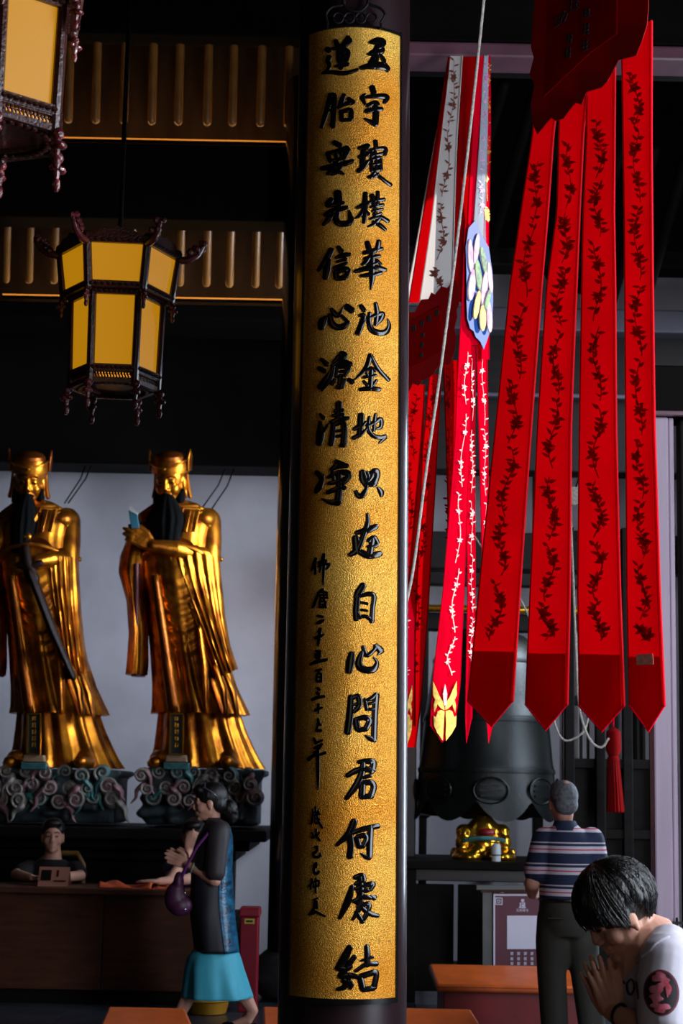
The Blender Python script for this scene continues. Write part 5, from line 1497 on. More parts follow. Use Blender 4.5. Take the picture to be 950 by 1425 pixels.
for i, x in enumerate((412, 486, 560, 634)):
    for j, y in enumerate((768, 825, 878, 935)):
        gl = [[(a, b, 6) for a, b, c in s] for s in pseudo_glyph(x, y, 34, 36, .0, 3 * i + j)]
        glyph('small_print', gl, lambda a, b: (a, b), lambda a, b, h: q_(a, b, -.005), M['print_white'], sg_, 1.0)

# ------------------------------------------------------------------ kneelers
def kneeler(label, corners, zf, zb, basecol='red_paint', th=.05):
    """corners: (x, y) of front-left, front-right, back-right, back-left of the pad"""
    fl, frr, br, bl = corners
    c = ((fl[0] + frr[0] + br[0] + bl[0]) / 4, (fl[1] + br[1]) / 2)
    t = empty('kneeling_bench', (c[0], c[1], 0), label, 'kneeler', 'orange kneeling benches')
    up = [Vector((*fl, zf)), Vector((*frr, zf)), Vector((*br, zb)), Vector((*bl, zb))]
    m = MB().prism([p - Vector((0, 0, th)) for p in up], (0, 0, th))
    m.build('vinyl_pad', M['orange_vinyl'], t, smooth=True, bevel=.018)
    MB().chain([up[0] + Vector((.01, -.002, -.012)), up[1] + Vector((-.01, -.002, -.012))], .005, 6).build('piping', M['orange_vinyl'], t)
    ins = .1
    lo = [Vector((lerp(p.x, c[0], ins), lerp(p.y, c[1], .28), 0)) for p in up]
    vs = lo + [Vector((q.x, q.y, p.z - th)) for q, p in zip(lo, up)]
    MB().add(vs, [(3, 2, 1, 0), (4, 5, 6, 7), (0, 1, 5, 4), (1, 2, 6, 5), (2, 3, 7, 6), (3, 0, 4, 7)]).build('red_base', M[basecol], t, smooth=False, bevel=.006)
    return t
def gx(px, py, d): return P(px, py, d).x
kneeler('long orange kneeling bench on a red base in front of the notice board', ((gx(607, 1372, 11.5), 11.5), (gx(838, 1372, 11.5), 11.5), (gx(826, 1342, 12.15), 12.15), (gx(596, 1342, 12.15), 12.15)), P(620, 1370, 11.5).z, P(610, 1341, 12.15).z)
kneeler('orange kneeling bench at the bottom edge in front of the counter', ((gx(132, 1450, 9.5), 9.5), (gx(275, 1450, 9.5), 9.5), (gx(258, 1408, 10.1), 10.1), (gx(150, 1398, 10.1), 10.1)), .215, P(200, 1401, 10.1).z)
kneeler('orange kneeling bench at the bottom edge right of the gold board column', ((gx(556, 1450, 9.4), 9.4), (gx(690, 1450, 9.4), 9.4), (gx(655, 1412, 10.0), 10.0), (gx(560, 1400, 10.0), 10.0)), .2, P(600, 1402, 10.0).z)
kneeler('orange kneeling bench peeping out between the woman and the column', ((gx(366, 1445, 9.6), 9.6), (gx(480, 1445, 9.6), 9.6), (gx(480, 1402, 10.1), 10.1), (gx(364, 1399, 10.1), 10.1)), .22, P(380, 1400, 10.1).z)

# ------------------------------------------------------------------ reception counter and what lies on it
CTD = 12.5
ct = empty('reception_counter', (gx(110, 1300, CTD), CTD + .3, 0), 'brown wooden reception counter behind the walking woman', 'counter')
xa, xb = gx(-160, 1300, CTD), gx(292, 1300, CTD)
CZ = P(120, 1236, CTD).z
MB().box(((xa + xb) / 2, CTD + .28, CZ - .02), (xb - xa + .08, .66, .04)).build('counter_top', M['brown_wood'], ct, smooth=False, bevel=.006)
npan = 3
for k in range(npan):
    w = (xb - xa) / npan
    MB().box((xa + w * (k + .5), CTD + .06, (CZ - .04 + .1) / 2), (w - .006, .03, CZ - .14)).build('front_panel', M['brown_wood'], ct, smooth=False, bevel=.004)
MB().box(((xa + xb) / 2, CTD + .1, .05), (xb - xa - .05, .03, .1)).build('kick_board', M['dark_wood'], ct, smooth=False)
for x in (xb - .02, xa + .02):
    MB().box((x, CTD + .3, (CZ - .04) / 2), (.04, .5, CZ - .04)).build('side_panel', M['brown_wood'], ct, smooth=False, bevel=.004)
p = P(73, 1232, CTD + .15)
cs = empty('counter_card', (p.x, CTD + .15, CZ), 'small brownish printed card standing on the counter before the seated clerk', 'card')
M['card'] = mk('card', (150, 96, 80), .5, 0, .1)
x0, x1, zc = gx(53, 1220, CTD + .15), gx(95, 1220, CTD + .15), P(73, 1207, CTD + .15).z
MB().prism([Vector((x0, CTD + .14, CZ)), Vector((x1, CTD + .14, CZ)), Vector((x1, CTD + .2, zc)), Vector((x0, CTD + .2, zc))], (0, .01, 0)).build('card_face', M['card'], cs, smooth=False)
MB().prism([Vector((x0, CTD + .3, CZ)), Vector((x1, CTD + .3, CZ)), Vector((x1, CTD + .21, zc)), Vector((x0, CTD + .21, zc))], (0, .008, 0)).build('card_back', M['card'], cs, smooth=False)
for (u0, u1, w0, w1) in ((.08, .42, .3, .85), (.6, .66, .5, .85), (.52, .92, .25, .32)):
    MB().prism([Vector((lerp(x0, x1, u), CTD + .138 + .06 * w, lerp(CZ, zc, w))) for u, w in ((u0, w0), (u1, w0), (u1, w1), (u0, w1))], (0, -.002, 0)).build('printed_patch', M['dark_wood'], cs, smooth=False)
def cloth_on_counter(name, label, px0, px1, cat, seed, hgt):
    rnd = random.Random(seed)
    a, b = gx(px0, 1230, CTD + .1), gx(px1, 1230, CTD + .1)
    g = []
    for i in range(13):
        g.append([Vector((lerp(a, b, j / 18), CTD + .02 + .36 * i / 12, CZ + .004 + hgt * (.35 + .3 * math.sin(j * .7 + i * .4 + seed) + .35 * math.sin(j * .33 + seed)) * math.sin(PI * min(1, max(0, i / 12))) ** .4)) for j in range(19)])
    m = MB().sheet(g)
    o = m.build(name, M['orange_cloth'], None, origin=((a + b) / 2, CTD + .2, CZ), solid=.008)
    return tag(o, label, cat)
M['orange_cloth'] = mk('orange_cloth', (206, 84, 40), .8, 0, .2)
cloth_on_counter('orange_cloth', 'folded orange cloth lying on the counter beside the card', 138, 212, 'cloth', 1, .05)
cloth_on_counter('orange_cloth', 'small orange cloth on the counter next to the seated helper\'s arm', 213, 246, 'cloth', 4, .03)
# red bin
BDD = 12.4
x0, x1 = gx(335, 1300, BDD), gx(360, 1300, BDD)
zt_, zb_ = P(348, 1262, BDD).z, 0
bn = empty('litter_bin', ((x0 + x1) / 2, BDD, 0), 'dark red metal bin with a yellow sticker beside the black column', 'bin')
M['bin_red'] = mk('bin_red', (150, 16, 40), .4, 0, .15)
M['sticker'] = mk('sticker', (220, 200, 80), .5)
w = x1 - x0
MB().box(((x0 + x1) / 2, BDD, (zt_ - .06) / 2), (w, .22, zt_ - .06)).build('bin_body', M['bin_red'], bn, smooth=False, bevel=.008)
MB().box(((x0 + x1) / 2, BDD, zt_ - .03), (w * 1.2, .25, .06), None, .92).build('lid', M['bin_red'], bn, smooth=False, bevel=.01)
ps = P(347, 1282, BDD - .115)
MB().box((ps.x, BDD - .113, ps.z), (w * .55, .004, .035)).build('sticker', M['sticker'], bn, smooth=False)
MB().box((ps.x, BDD - .116, ps.z), (w * .38, .003, .012)).build('sticker_print', M['dark_wood'], bn, smooth=False)
# yellow basin on the floor behind the woman
yb_ = P(288, 1395, 12.2)
t = empty('yellow_basin', (yb_.x, 12.2, 0), 'yellow basin on the floor between the walking woman\'s feet', 'basin')
M['yellow'] = mk('yellow', (170, 120, 24), .45)
MB().lathe([(.06, 0), (.13, .005), (.15, .08), (.155, .09), (.14, .09), (.12, .012), (.02, .01)], (yb_.x, 12.2, 0), 28).build('basin_bowl', M['yellow'], t)
MB().lathe([(.15, .082), (.162, .09), (.15, .098)], (yb_.x, 12.2, 0), 28).build('rolled_rim', M['yellow'], t)
# ------------------------------------------------------------------ people
def mat_stripes():
    m = bpy.data.materials.new('striped_polo')
    m.use_nodes = True
    N, L = m.node_tree.nodes, m.node_tree.links
    b = N['Principled BSDF']
    tc = N.new('ShaderNodeTexCoord')
    sp = N.new('ShaderNodeSeparateXYZ')
    L.new(tc.outputs['Object'], sp.inputs[0])
    mu = N.new('ShaderNodeMath'); mu.operation = 'MULTIPLY'; mu.inputs[1].default_value = 1 / .118
    ad = N.new('ShaderNodeMath'); ad.operation = 'ADD'; ad.inputs[1].default_value = 10.12
    fr = N.new('ShaderNodeMath'); fr.operation = 'FRACT'
    L.new(sp.outputs['Z'], mu.inputs[0]); L.new(mu.outputs[0], ad.inputs[0]); L.new(ad.outputs[0], fr.inputs[0])
    cr = N.new('ShaderNodeValToRGB'); cr.color_ramp.interpolation = 'CONSTANT'
    E = cr.color_ramp.elements
    navy, white, red = (*lin((22, 34, 66)), 1), (*lin((196, 190, 204)), 1), (*lin((190, 40, 66)), 1)
    E[0].position, E[0].color = 0, navy
    E[1].position, E[1].color = .26, white
    for p, c in ((.40, red), (.46, white), (.60, navy), (.72, white), (.78, navy)):
        e = E.new(p); e.color = c
    L.new(fr.outputs[0], cr.inputs[0])
    L.new(cr.outputs[0], b.inputs['Base Color'])
    b.inputs['Roughness'].default_value = .8
    return m
M['striped_polo'] = mat_stripes()
M['navy_cloth'] = mk('navy_cloth', (22, 34, 66), .8, 0, .15)
M['trousers'] = mk('trousers', (46, 44, 37), .8, 0, .2, vs=10, bump=.2, bs=14)
M['black_tunic'] = mk('black_tunic', (24, 24, 32), .6, 0, .3, vs=8, bump=.2, bs=12)
M['sheer_sleeve'] = mk('sheer_sleeve', (44, 36, 40), .6, 0, .2)
M['teal_panel'] = mk('teal_panel', (26, 104, 140), .28, 0, .7, vs=9, bump=.5, bs=26, col2=(12, 40, 66), stretch=(1, 1, 3.5))
M['turquoise'] = mk('turquoise', (62, 168, 192), .65, 0, .15, vs=6, bump=.2, bs=9, stretch=(2, 2, .3))
M['purple_bag'] = mk('purple_bag', (72, 24, 60), .5, 0, .35, vs=8, bump=.15, bs=20)
M['purple_strap'] = mk('purple_strap', (120, 44, 130), .6)
M['jade'] = mk('jade', (120, 150, 130), .2, 0, .2)
M['white_tee'] = mk('white_tee', (206, 200, 212), .85, 0, .06, vs=9, bump=.25, bs=10)
M['print_dark'] = mk('print_dark', (28, 20, 28), .7)
M['print_maroon'] = mk('print_maroon', (110, 34, 54), .7)
M['print_pink'] = mk('print_pink', (226, 130, 150), .7, 0, .3, vs=30, col2=(190, 60, 80))
M['silver'] = mk('silver', (200, 200, 210), .2, .9)
M['blue_shirt'] = mk('blue_shirt', (26, 30, 70), .8)
M['dark_shirt'] = mk('dark_shirt', (26, 22, 24), .8)

def hair_strands(parent, roots, mat, r=.003):
    m = MB()
    for pts in roots:
        m.chain(pts, [r, r * 1.1, r * .5][:len(pts)] if len(pts) == 3 else r, 5)
    o = m.build('hair_strands', mat, parent)
    o['kind'] = 'stuff'
    return o

M['lip'] = mk('lip', (150, 78, 74), .45)
# ---- the woman walking to the left with joined hands
WD = 11.4
CW = crop(200, 1080, 4.128)
def w_(x, y, dy=0.0): return P(*CW(x, y), WD) + Vector((0, dy, 0))
kw = WD / FPX / 4.128
wp = empty('person', (w_(420, 1000).x, WD, 0), 'woman walking left with joined palms, black tunic over a turquoise skirt', 'person')
ho = w_(374, 152)
R = headR(math.radians(-84), math.radians(6))
m = MB()
head_parts(m, R, ho, .97)
m.chain([ho + R @ Vector((-.02, 0, -.06)), w_(398, 262), w_(405, 320)], [.05, .047, .05], 12)
# arms
elb_n, wr_n = w_(420, 590, -.2), w_(258, 508, -.06)
elb_f, wr_f = w_(400, 585, .2), w_(256, 505, .05)
for sh, el, wr in ((w_(430, 330, -.15), elb_n, wr_n), (w_(420, 330, .17), elb_f, wr_f)):
    m.chain([sh.lerp(el, .2), sh.lerp(el, .5), el], [.042, .044, .038], 10)
    m.chain([el, el.lerp(wr, .35), wr], [.04, .038, .026], 10)
dirh = w_(108, 448) - w_(258, 508)
hand_mesh(m, w_(256, 508, -.022), dirh, Vector((.4, 0, 1)), Vector((0, 1, 0)), 1.0, .05, 1.0)
hand_mesh(m, w_(256, 506, .022), dirh + Vector((0, 0, .02)), Vector((.4, 0, 1)), Vector((0, -1, 0)), 1.0, .05, 1.0)
m.chain([w_(400, 380), w_(400, 560), w_(405, 780)], [.1, .1, .12], 12)
# legs: front leg reaching left, rear leg pushing off
hipn, hipf = w_(400, 800, -.09), w_(400, 800, .09)
fa = Vector((w_(200, 1372).x, WD - .05, .075)); ra = Vector((w_(622, 1380).x, WD + .06, .115))
fk, rk = w_(325, 1060, -.07), w_(480, 1090, .08)
m.chain([hipf, fk, w_(268, 1245, -.05), fa], [.08, .062, .05, .036], 12)
m.chain([hipn, rk, w_(575, 1275, .06), ra], [.08, .062, .052, .036], 12)
m.chain([fa, fa + Vector((-.07, 0, -.035)), fa + Vector((-.17, 0, -.052))], [.036, .034, .02], 10)
m.chain([ra, ra + Vector((-.03, 0, -.06)), ra + Vector((-.12, 0, -.088))], [.036, .034, .022], 10)
body = m.remesh('body', M['skin'], wp, .0055, 3)
eyes(R, ho, .97, body)
MB().chain([ho + R @ (Vector(v) * .97) for v in ((.083, .02, -.065), (.0935, 0, -.064), (.083, -.02, -.065))], .0042, 6).build('lips', M['lip'], body)
# hair with bun and shades pushed up
m = MB()
def HL(x, y, z, s=.97): return ho + R @ (Vector((x, y, z)) * s)
m.ell(HL(-.022, 0, .045), (.105, .086, .093), R, 20, 14)
m.ell(HL(-.06, 0, -.01), (.06, .074, .07), R)
m.ell(HL(.05, 0, .09), (.05, .066, .04), R)
m.ell(HL(-.135, 0, -.055), (.055, .06, .065), R); m.ell(HL(-.15, 0, -.1), (.04, .045, .05), R)
for k in range(14):
    a = random.uniform(0, 6.3)
    m.chain([HL(-.11, .03 * math.cos(a), -.03), HL(-.15 - .03 * random.random(), .05 * math.cos(a), -.06 + .04 * math.sin(a)), HL(-.15, .03 * math.sin(a), -.13 + .02 * math.cos(a))], .012, 6)
m.remesh('hair', M['hair'], wp, .007, 2)
m = MB()
for sgn in (1, -1):
    m.chain([HL(.03 - .02 * math.cos(a) * .6, sgn * (.045 + .03 * math.sin(a)), .132 - .006 * abs(math.sin(a)) - .028 * (math.sin(a) > .0)) for a in [2 * PI * k / 12 for k in range(13)]], .0045, 6)
    m.chain([HL(.03, sgn * .076, .105), HL(-.02, sgn * .09, .07), HL(-.05, sgn * .088, .04)], .005, 6)
m.build('sunglasses', M['silver'], wp)
# tunic, back panel, sleeves, skirt
def wrows(rows, n=64, ny=36, fold=None, arc=None, grow=1.0):
    rs = []
    y0, y1 = rows[0][0], rows[-1][0]
    for i in range(ny + 1):
        cy = lerp(y0, y1, i / ny)
        xl, xr, ry = interp(rows, cy)
        c = w_((xl + xr) / 2, cy)
        hx = (xr - xl) / 2 * kw
        aa = [2 * PI * k / n for k in range(n)] if not arc else [lerp(arc[0], arc[1], k / n) for k in range(n + 1)]
        rs.append([c + Vector((hx * math.cos(a), ry * math.sin(a), 0)) * ((1 + (fold(a, i / ny) if fold else 0)) * grow) for a in aa])
    return rs
TUN = [(240, 372, 432, .066), (255, 366, 446, .09), (275, 352, 470, .125), (300, 338, 492, .17), (340, 315, 503, .2), (420, 288, 506, .19), (520, 278, 502, .18), (620, 272, 503, .18), (720, 270, 508, .19), (800, 272, 516, .2), (900, 285, 528, .205), (1005, 300, 540, .21)]
tf = lambda a, t: .022 * math.sin(7 * a + 3 * t) * t + .012 * math.sin(5 * a + 14 * t) * math.sin(PI * t)
MB().rings(wrows(TUN, fold=tf), caps=False).build('tunic', M['black_tunic'], wp, solid=.006)
TB = [r for r in TUN if r[0] >= 300]
MB().rings(wrows(TB, n=20, fold=tf, arc=(-1.15, 1.15), grow=1.025), closed=False).build('back_panel', M['teal_panel'], wp, solid=.005)
m = MB()
for sh, el in ((w_(436, 322, -.16), elb_n), (w_(425, 322, .17), elb_f)):
    e2 = sh.lerp(el, .84)
    MB().chain([sh, sh.lerp(e2, .25), sh.lerp(e2, .5), sh.lerp(e2, .8), e2], [.078, .076, .069, .066, .064], 18, cap=True).build('sleeve', M['sheer_sleeve'], wp)
SK = [(770, 300, 495, .16), (900, 305, 510, .17), (985, 310, 525, .18), (1010, 280, 538, .19), (1040, 258, 548, .205), (1100, 243, 562, .22), (1200, 234, 590, .235), (1268, 228, 608, .235)]
sf = lambda a, t: (.05 * math.sin(6 * a + .8) + .03 * math.sin(11 * a)) * max(0, t - .4) * 1.6
MB().rings(wrows(SK, n=96, fold=sf), caps=False).build('skirt', M['turquoise'], wp, solid=.006)
MB().chain([w_(455, 275, -.12), w_(470, 300, -.19), w_(400, 300, -.20), w_(320, 400, -.21), w_(255, 520, -.2), w_(225, 600, -.19)], .012, 8, flat=.4).build('bag_strap', M['purple_strap'], wp)
m = MB()
m.ell(w_(195, 690, -.17), (62 * kw, .07, 88 * kw)); m.ell(w_(222, 735, -.17), (70 * kw, .075, 58 * kw)); m.ell(w_(215, 600, -.18), (30 * kw, .05, 60 * kw))
m.remesh('shoulder_bag', M['purple_bag'], wp, .009, 4)
for y in (660, 752):
    MB().ell(w_(252, y, -.235), (.011, .006, .008)).build('snap_button', M['silver'], wp)
MB().chain([wr_n.lerp(elb_n, .18) + Vector((.03 * math.sin(a) * .35, .034 * math.cos(a), .034 * math.sin(a))) for a in [2 * PI * k / 16 for k in range(17)]], .006, 6).build('bangle', M['jade'], wp)
for a_, nm in ((fa, 'shoe'), (ra, 'shoe')):
    m = MB()
    m.chain([a_ + Vector((.02, 0, -.062 if a_ is fa else -.09)), a_ + Vector((-.08, 0, -.06 if a_ is fa else -.096)), a_ + Vector((-.19, 0, -.062 if a_ is fa else -.098))], [.012, .012, .01], 8)
    m.ell(a_ + Vector((-.15, 0, -.05 if a_ is fa else -.09)), (.05, .04, .02))
    m.build('shoe', M['black_lacquer'], wp)

# ---- the man seen from behind
MD = 10.0
CM = crop(550, 1050, 2.375)
def m_(x, y, dy=0.0): return P(*CM(x, y), MD) + Vector((0, dy, 0))
km = MD / FPX / 2.375
mp_ = empty('person', (m_(585, 700).x, MD, 0), 'grey-haired man seen from behind in a striped polo shirt and dark trousers', 'person')
ho = m_(551, 158, -.02)
R = headR(math.radians(180 + 12), math.radians(10))
m = MB()
head_parts(m, R, ho, .98)
m.chain([ho + R @ Vector((-.015, 0, -.06)), m_(556, 215), m_(560, 262)], [.054, .052, .055], 12)
ls, rs_ = m_(492, 285), m_(648, 285)
le, re_ = m_(450, 425, -.02), m_(682, 420, .05)
lw, rw = m_(468, 470, .26), m_(660, 480, .28)
for s_, e_, w2_ in ((ls, le, lw), (rs_, re_, rw)):
    m.chain([s_.lerp(e_, .15), s_.lerp(e_, .5), e_], [.045, .047, .043], 12)
    m.chain([e_, e_.lerp(w2_, .4), w2_], [.044, .042, .03], 12)
hand_mesh(m, lw, Vector((.5, .8, .1)), Vector((0, 0, 1)), Vector((1, 0, 0)), 1.05, .6)
hand_mesh(m, rw, Vector((-.5, .8, .1)), Vector((0, 0, 1)), Vector((-1, 0, 0)), 1.05, .6)
m.chain([m_(565, 330), m_(565, 420), m_(560, 500)], [.09, .1, .11], 12)
for x0, x1, x2 in ((528, 520, 535), (605, 630, 662)):
    m.chain([m_(x0, 520), m_(x1, 720), Vector((m_(x2, 900).x, MD, .09))], [.06, .045, .035], 12)
body = m.remesh('body', M['skin'], mp_, .008, 2)
m = MB()
def HM(x, y, z): return ho + R @ (Vector((x, y, z)) * .98)
m.ell(HM(-.022, 0, .035), (.098, .083, .09), R, 20, 14)
m.ell(HM(-.055, 0, -.02), (.055, .072, .065), R)
m.ell(HM(.01, 0, .09), (.075, .062, .04), R)
hr = m.remesh('hair', M['grey_hair'], mp_, .007, 2)
MB().ell(HM(-.066, .0, .0785), (.035, .036, .035), R).build('bald_spot', M['skin'], mp_)
# polo shirt
m = MB()
def erow(cx, cy, hx, ry, n=40, dy=0.0): 
    c = m_(cx, cy, dy)
    return [c + Vector((hx * km * math.cos(2 * PI * k / n), ry * math.sin(2 * PI * k / n), 0)) for k in range(n)]
m.rings([erow(560, 482, 82, .135), erow(560, 460, 84, .138), erow(564, 400, 84, .135), erow(568, 340, 86, .135), erow(570, 300, 88, .13), erow(568, 275, 80, .115), erow(566, 254, 64, .1), erow(562, 238, 44, .085), erow(561, 228, 36, .07)])
for s_, e_ in ((ls, le), (rs_, re_)):
    q = s_.lerp(e_, .72)
    m.chain([s_ + Vector((0, 0, .005)), s_.lerp(q, .5), q], [.075, .072, .07], 14, cap=True)
m.remesh('polo_shirt', M['striped_polo'], mp_, .01, 6)
m = MB()
m.rings([erow(561, 250, 50, .1), erow(561, 238, 42, .088), erow(560, 220, 35, .074), erow(560, 218, 32, .066), erow(560, 240, 33, .07)]).build('collar', M['navy_cloth'], mp_)
m = MB()
m.rings([erow(558, 476, 80, .13), erow(560, 520, 84, .14), erow(562, 560, 86, .14), erow(566, 600, 80, .12)])
for x0, x1, x2, dy in ((524, 516, 532, 0), (606, 628, 668, .05)):
    m.chain([m_(x0, 540, 0), m_(x0 * .6 + x1 * .4, 620, 0), m_(x1, 720, dy / 2), Vector((m_(x2, 900).x, MD + dy, .06))], [.098, .1, .083, .075], 16, cap=True)
m.remesh('trousers', M['trousers'], mp_, .011, 5)
MB().rings([erow(559, 484, 83, .138), erow(559, 474, 83, .138)], caps=False).build('belt', M['black_lacquer'], mp_, solid=.008)
for x0 in (520, 612):
    MB().box(m_(x0, 535, -.142), (.09, .01, .008)).build('pocket_welt', M['trousers'], mp_)
for x, dy in ((532, 0), (668, .05)):
    m = MB()
    c = Vector((m_(x, 900).x, MD + dy, .035))
    m.ell(c + Vector((0, .05, 0)), (.045, .13, .04)); m.ell(c + Vector((0, -.02, .02)), (.042, .05, .05))
    m.remesh('shoe', M['black_lacquer'], mp_, .01, 3)

# ---- the kneeling person praying in the right foreground
KD = 5.2
CK = crop(780, 1190, 5.588)
def k_(x, y, dy=0.0): return P(*CK(x, y), KD) + Vector((0, dy, 0))
kk_ = KD / FPX / 5.588
kp = empty('person', (k_(760, 1300).x, KD, 0), 'short-haired person in a white printed T-shirt, head bowed over joined palms', 'person')
R = headR(math.radians(-80), math.radians(33), 0)
ho = k_(487, 478, .072)
def HK_(x, y, z): return ho + R @ Vector((x, y, z))
m = MB()
head_parts(m, R, ho, 1.0)
m.chain([HK_(-.035, 0, -.05), k_(640, 625, .08), k_(720, 715, .09)], [.054, .052, .068], 14)
# torso core
m.chain([k_(730, 760, .1), k_(760, 1050, .12), k_(830, 1400, .14), k_(880, 1800, .14)], [.11, .12, .13, .14], 14)
shn, shf = k_(800, 830, -.04), k_(720, 850, .27)
eln, elf = k_(745, 1330, -.1), k_(640, 1330, .3)
wrn, wrf = k_(432, 1250, .045), k_(425, 1245, .115)
for s_, e_, w2_ in ((shn, eln, wrn), (shf, elf, wrf)):
    m.chain([s_, s_.lerp(e_, .5), e_], [.05, .045, .038], 12)
    m.chain([e_, e_.lerp(w2_, .35), w2_], [.04, .037, .027], 12)
dh = k_(298, 830) - k_(430, 1240)
hand_mesh(m, k_(425, 1235, .058), dh + Vector((0, .004, 0)), Vector((1, 0, .25)), Vector((0, 1, 0)), .96, .05, .4, .13, 1.1)
hand_mesh(m, k_(405, 1232, .098), dh + Vector((-.014, -.004, 0)), Vector((1, 0, .25)), Vector((0, -1, 0)), .96, .05, .4, .13, 1.1)
# folded legs on the kneeler
hipz = .5
hc = k_(880, 1800, .14)
KB = .26
for dy in (-.11, .11):
    hp = Vector((hc.x, hc.y + dy, hc.z - .05))
    kn = Vector((hc.x - .3, hc.y + dy, KB + .075))
    an = Vector((hc.x + .16, hc.y + dy, KB + .05))
    m.chain([hp, kn], [.085, .062], 12); m.chain([kn, kn.lerp(an, .4), an], [.06, .055, .038], 12); m.chain([an, an + Vector((.12, 0, -.01))], [.036, .025], 10)
body = m.remesh('body', M['skin'], kp, .0035, 4)
eyes(R, ho, 1.0, body)
MB().chain([HK_(*v) for v in ((.083, .02, -.065), (.0935, 0, -.064), (.083, -.02, -.065))], .0042, 6).build('lips', M['lip'], body)
# hair: bowl cut with locks
m = MB()
HC, HR = (-.014, 0, .05), (.119, .097, .108)
def hs(phi, a, j=1.0):
    return HK_(HC[0] + HR[0] * j * math.sin(phi) * math.cos(a), HR[1] * j * math.sin(phi) * math.sin(a), HC[2] + HR[2] * j * math.cos(phi))
m.ell(HK_(*HC), (HR[0] * .97, HR[1] * .97, HR[2] * .97), R, 32, 20)
m.ell(HK_(-.062, 0, .012), (.052, .072, .066), R, 20, 12)
rl = random.Random(21)
def hair_low(a):
    a = abs(a)
    if a < .85: return .03
    if a < 1.25: return lerp(.03, -.012, (a - .85) / .4)
    if a < 1.42: return -.012
    if a < 1.9: return .035
    return lerp(.0, -.045, min(1, (a - 1.9) / .5))
for k in range(130):
    a = math.radians(rl.uniform(-178, 178))
    low = hair_low(a) + rl.uniform(-.014, .01)
    pe = math.acos(max(-.97, min(.97, (low - HC[2]) / HR[2])))
    tw = rl.uniform(-.12, .12)
    n_ = 7
    m.chain([hs(lerp(.15, pe, i / n_), a + tw * (1 - i / n_), 1.0 + .02 * math.sin(i + k)) for i in range(n_ + 1)], [.008, .011, .011, .011, .011, .011, .009, .003], 7)
m.remesh('hair', M['hair'], kp, .0045, 1)
st = []
for k in range(420):
    a = math.radians(rl.uniform(-179, 179))
    low = hair_low(a) + rl.uniform(-.018, .014)
    pe = math.acos(max(-.97, min(.97, (low - HC[2]) / HR[2])))
    tw = rl.uniform(-.2, .2)
    j = rl.uniform(1.06, 1.13)
    st.append([hs(lerp(.1, pe, i / 6), a + tw * (1 - i / 6), j) for i in range(7)])
hair_strands(kp, st, M['hair'], .0013)
# T-shirt
m = MB()
def krow(cx, cy, hx, ry, dy, n=40, tilt=0.0):
    c = k_(cx, cy, dy)
    return [c + Vector((hx * kk_ * math.cos(a), ry * math.sin(a), tilt * hx * kk_ * math.cos(a))) for a in [2 * PI * k / n for k in range(n)]]
m.rings([krow(880, 1900, 230, .2, .12), krow(850, 1600, 250, .2, .12), krow(790, 1300, 265, .195, .12), krow(750, 1100, 262, .19, .12), krow(740, 950, 245, .19, .115, tilt=.2), krow(735, 850, 215, .18, .11, tilt=.45), krow(725, 770, 170, .15, .105, tilt=.55), krow(712, 715, 120, .1, .1, tilt=.6)])
for s_, e_ in ((shn, eln), (shf, elf)):
    q = s_.lerp(e_, .8)
    m.chain([s_ + Vector((.005, 0, .012)), s_.lerp(q, .35), s_.lerp(q, .7), q], [.082, .086, .082, .078], 18)
m.chain([k_(850, 720, .02), k_(800, 830, -.03)], [.07, .08], 14)
tee = m.remesh('t_shirt', M['white_tee'], kp, .007, 5)
# project prints onto the shirt surface
from mathutils.bvhtree import BVHTree
bv = BVHTree.FromPolygons([v.co + worldloc(tee) for v in tee.data.vertices], [tuple(p.vertices) for p in tee.data.polygons])
def on_tee(px, py, h):
    v = ray(px, py).normalized()
    hit = bv.ray_cast(CO, v)
    if hit[0] is None: return P(px, py, KD - .1)
    return hit[0] + hit[1] * ((1 if hit[1].dot(v) < 0 else -1) * (.0015 + h))
def disc_on_tee(name, cx, cy, rx, ry, rot, mat, h, rings=6, n=40, fn=None):
    g = []
    for i in range(rings + 1):
        r = .02 + .98 * i / rings
        row = []
        for k in range(n + 1):
            a = 2 * PI * k / n
            rr = r * (fn(a) if fn else 1)
            x, y = rx * rr * math.cos(a), ry * rr * math.sin(a)
            X, Y = cx + x * math.cos(rot) - y * math.sin(rot), cy + x * math.sin(rot) + y * math.cos(rot)
            row.append(on_tee(*CK(X, Y), h))
        g.append(row)
    return MB().sheet(g).build(name, mat, kp)
disc_on_tee('sleeve_print', 782, 1070, 138, 180, -.08, M['print_maroon'], .0)
disc_on_tee('sleeve_print', 782, 1070, 122, 164, -.08, M['print_dark'], .001)
blob = lambda k, ph: (lambda a: 1 + .22 * math.sin(k * a + ph) + .1 * math.sin(2 * k * a + 1))
disc_on_tee('sleeve_print', 775, 955, 62, 38, .2, M['print_pink'], .002, 4, 28, blob(3, .5))
disc_on_tee('sleeve_print', 755, 1040, 66, 40, -.6, M['print_pink'], .002, 4, 28, blob(3, 2))
disc_on_tee('sleeve_print', 745, 1110, 44, 46, .1, M['print_pink'], .002, 4, 28, blob(4, 1))
disc_on_tee('sleeve_print', 775, 1185, 70, 36, .1, M['print_pink'], .002, 4, 28, blob(3, 3))
disc_on_tee('sleeve_print', 832, 1030, 20, 70, -.15, M['print_pink'], .002, 4, 28, blob(3, 1))
def teestroke(pts):
    glyph('chest_print', [pts], CK, lambda x, y, h: on_tee(x, y, .0005), M['print_dark'], kp)
teestroke([(468, 920, 10), (480, 960, 14), (500, 1000, 12)])
teestroke([(548, 965, 12), (520, 1000, 18), (525, 1060, 20), (550, 1085, 14), (572, 1040, 16), (568, 985, 14), (548, 965, 10)])
teestroke([(590, 985, 12), (600, 1050, 16), (606, 1120, 10)])
